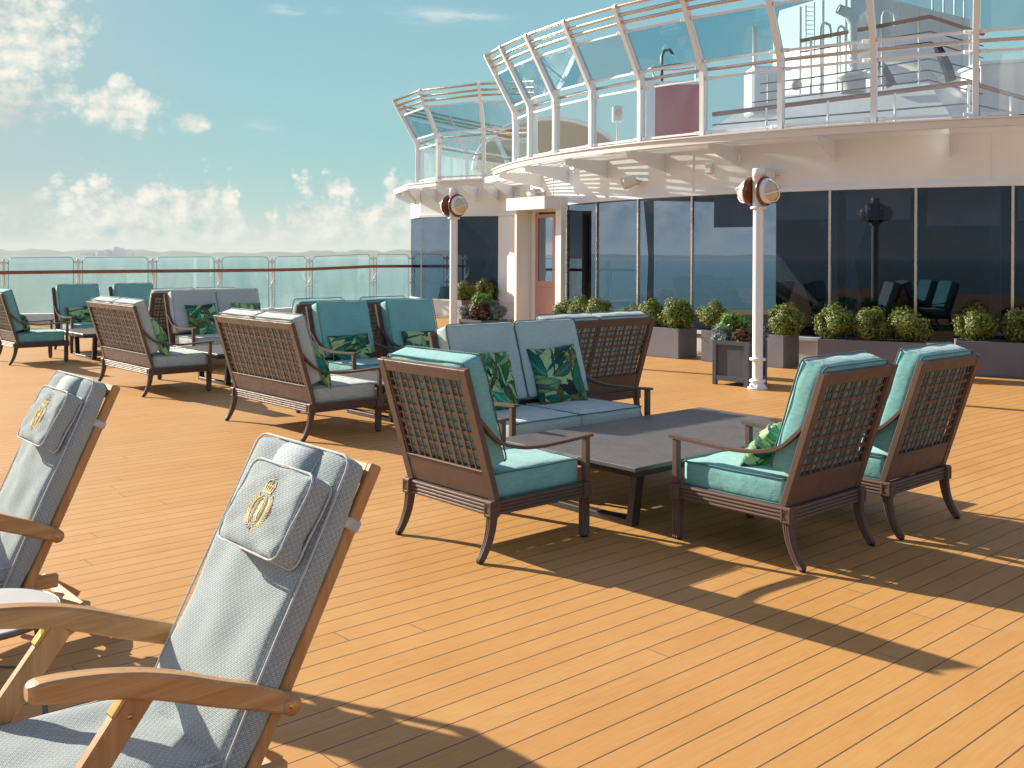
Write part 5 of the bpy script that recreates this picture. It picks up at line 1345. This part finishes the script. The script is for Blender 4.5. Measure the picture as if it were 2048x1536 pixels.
spec = [
 (a1, b1, .10, 1.08, 'box bush at the left end of the planter that runs off the right edge'),
 (a1, b1, .32, 1.08, 'box bush beside the right edge of the picture, second in its planter'),
 (a1, b1, .56, 1.02, 'box bush mostly outside the right edge of the picture'),
 (a3, b3, .08, .98, 'box bush left of the lamp post, rising behind the silver plant in the blue pot'),
 (a3, b3, .93, 1.05, 'box bush right of the lamp post in the short planter'),
 (a4, b4, .28, .86, 'leftmost box bush in the planter behind the brown lattice sofa'),
 (a4, b4, .56, .95, 'middle box bush in the planter behind the brown lattice sofa'),
 (a4, b4, .88, 1.08, 'rightmost and largest box bush in the planter behind the brown lattice sofa'),
 (a5, b5, .08, .92, 'left box bush right of the pink door'),
 (a5, b5, .45, .92, 'middle box bush right of the pink door'),
 (a5, b5, .82, .95, 'right box bush of the three beside the pink door'),
 (a6, b6, .14, 1.12, 'left box bush under the wing window'),
 (a6, b6, .48, 1.12, 'middle box bush under the wing window'),
 (a6, b6, .84, 1.1, 'right box bush under the wing window beside the lobby')]
for k, (a, b, f, s, lb) in enumerate(spec):
    p = on(a, b, f); o = dup((B0, B1, B2)[k % 3], (p.x, p.y, .43), 1.7*k, lb); o.scale = (s, s, s*.97)
n = gnd(1495, 775.5); r_ = gnd(1550, 769); l_ = gnd(1424, 769)
T, c = panel_pot('square dark blue panelled pot on short feet behind the tall lamp post', (n.x, n.y), R_(46), .49, .555)
N = Vector((n.x, n.y, .5))
ex, ey = Vector((math.cos(R_(46)), math.sin(R_(46)), 0)), Vector((-math.sin(R_(46)), math.cos(R_(46)), 0)); cc = N+(ex+ey)*.245
flower('silver leaved plant on the left side of the square blue pot', 'leaf_silver', cc+ey*.16-ex*.12, .17, 1500, .05, 31)
flower('silver leaved plant on the right side of the square blue pot behind the post', 'leaf_silver', cc+ex*.17-ey*.10, .17, 1500, .05, 32)
flower('reddish brown leafy plant at the front of the square blue pot', 'leaf_red', cc-ex*.10-ey*.10, .15, 1100, .05, 33)
flower('bright green plant at the back of the square blue pot', 'leaf_bright', cc+ex*.02+ey*.08+Vector((0, 0, .06)), .22, 1800, .055, 34, .95)
n2 = (.02, 16.9)
T, c = panel_pot('square dark pot of mixed plants behind the aqua sofa, beside the farther lamp post', n2, R_(40), .60, .50)
N2 = Vector((n2[0], n2[1], .46))+Vector(c)
flower('bright green plant at the top of the far mixed pot', 'leaf_bright', N2+Vector((-.02, .12, .12)), .25, 1800, .055, 41, .9)
flower('reddish brown plant in the middle of the far mixed pot', 'leaf_red', N2+Vector((-.06, -.14, 0)), .22, 1500, .055, 42, .9)
flower('silver leaved plant at the right of the far mixed pot', 'leaf_silver', N2+Vector((.24, -.02, 0)), .20, 1500, .05, 43, .9)
flower('silver leaved plant at the left of the far mixed pot', 'leaf_silver', N2+Vector((-.28, .04, 0)), .18, 1300, .05, 44, .9)

# ------------------------------------------------------------------ sea air
hm = bpy.data.materials.new('sea_air'); hm.use_nodes = True; hn = hm.node_tree; hn.nodes.remove(hn.nodes['Principled BSDF'])
pv = hn.nodes.new('ShaderNodeVolumePrincipled'); pv.inputs['Color'].default_value = (.86, .95, .97, 1); pv.inputs['Density'].default_value = HAZE
hn.links.new(pv.outputs[0], hn.nodes['Material Output'].inputs['Volume']); MATS['sea_air'] = hm
mb = MB(); mb.box((0, 0, 38.), (30000, 30000, 130)); o = mb.build('haze', 'sea_air'); o['kind'] = 'stuff'; o['label'] = 'thin pale sea haze'; o.visible_shadow = True
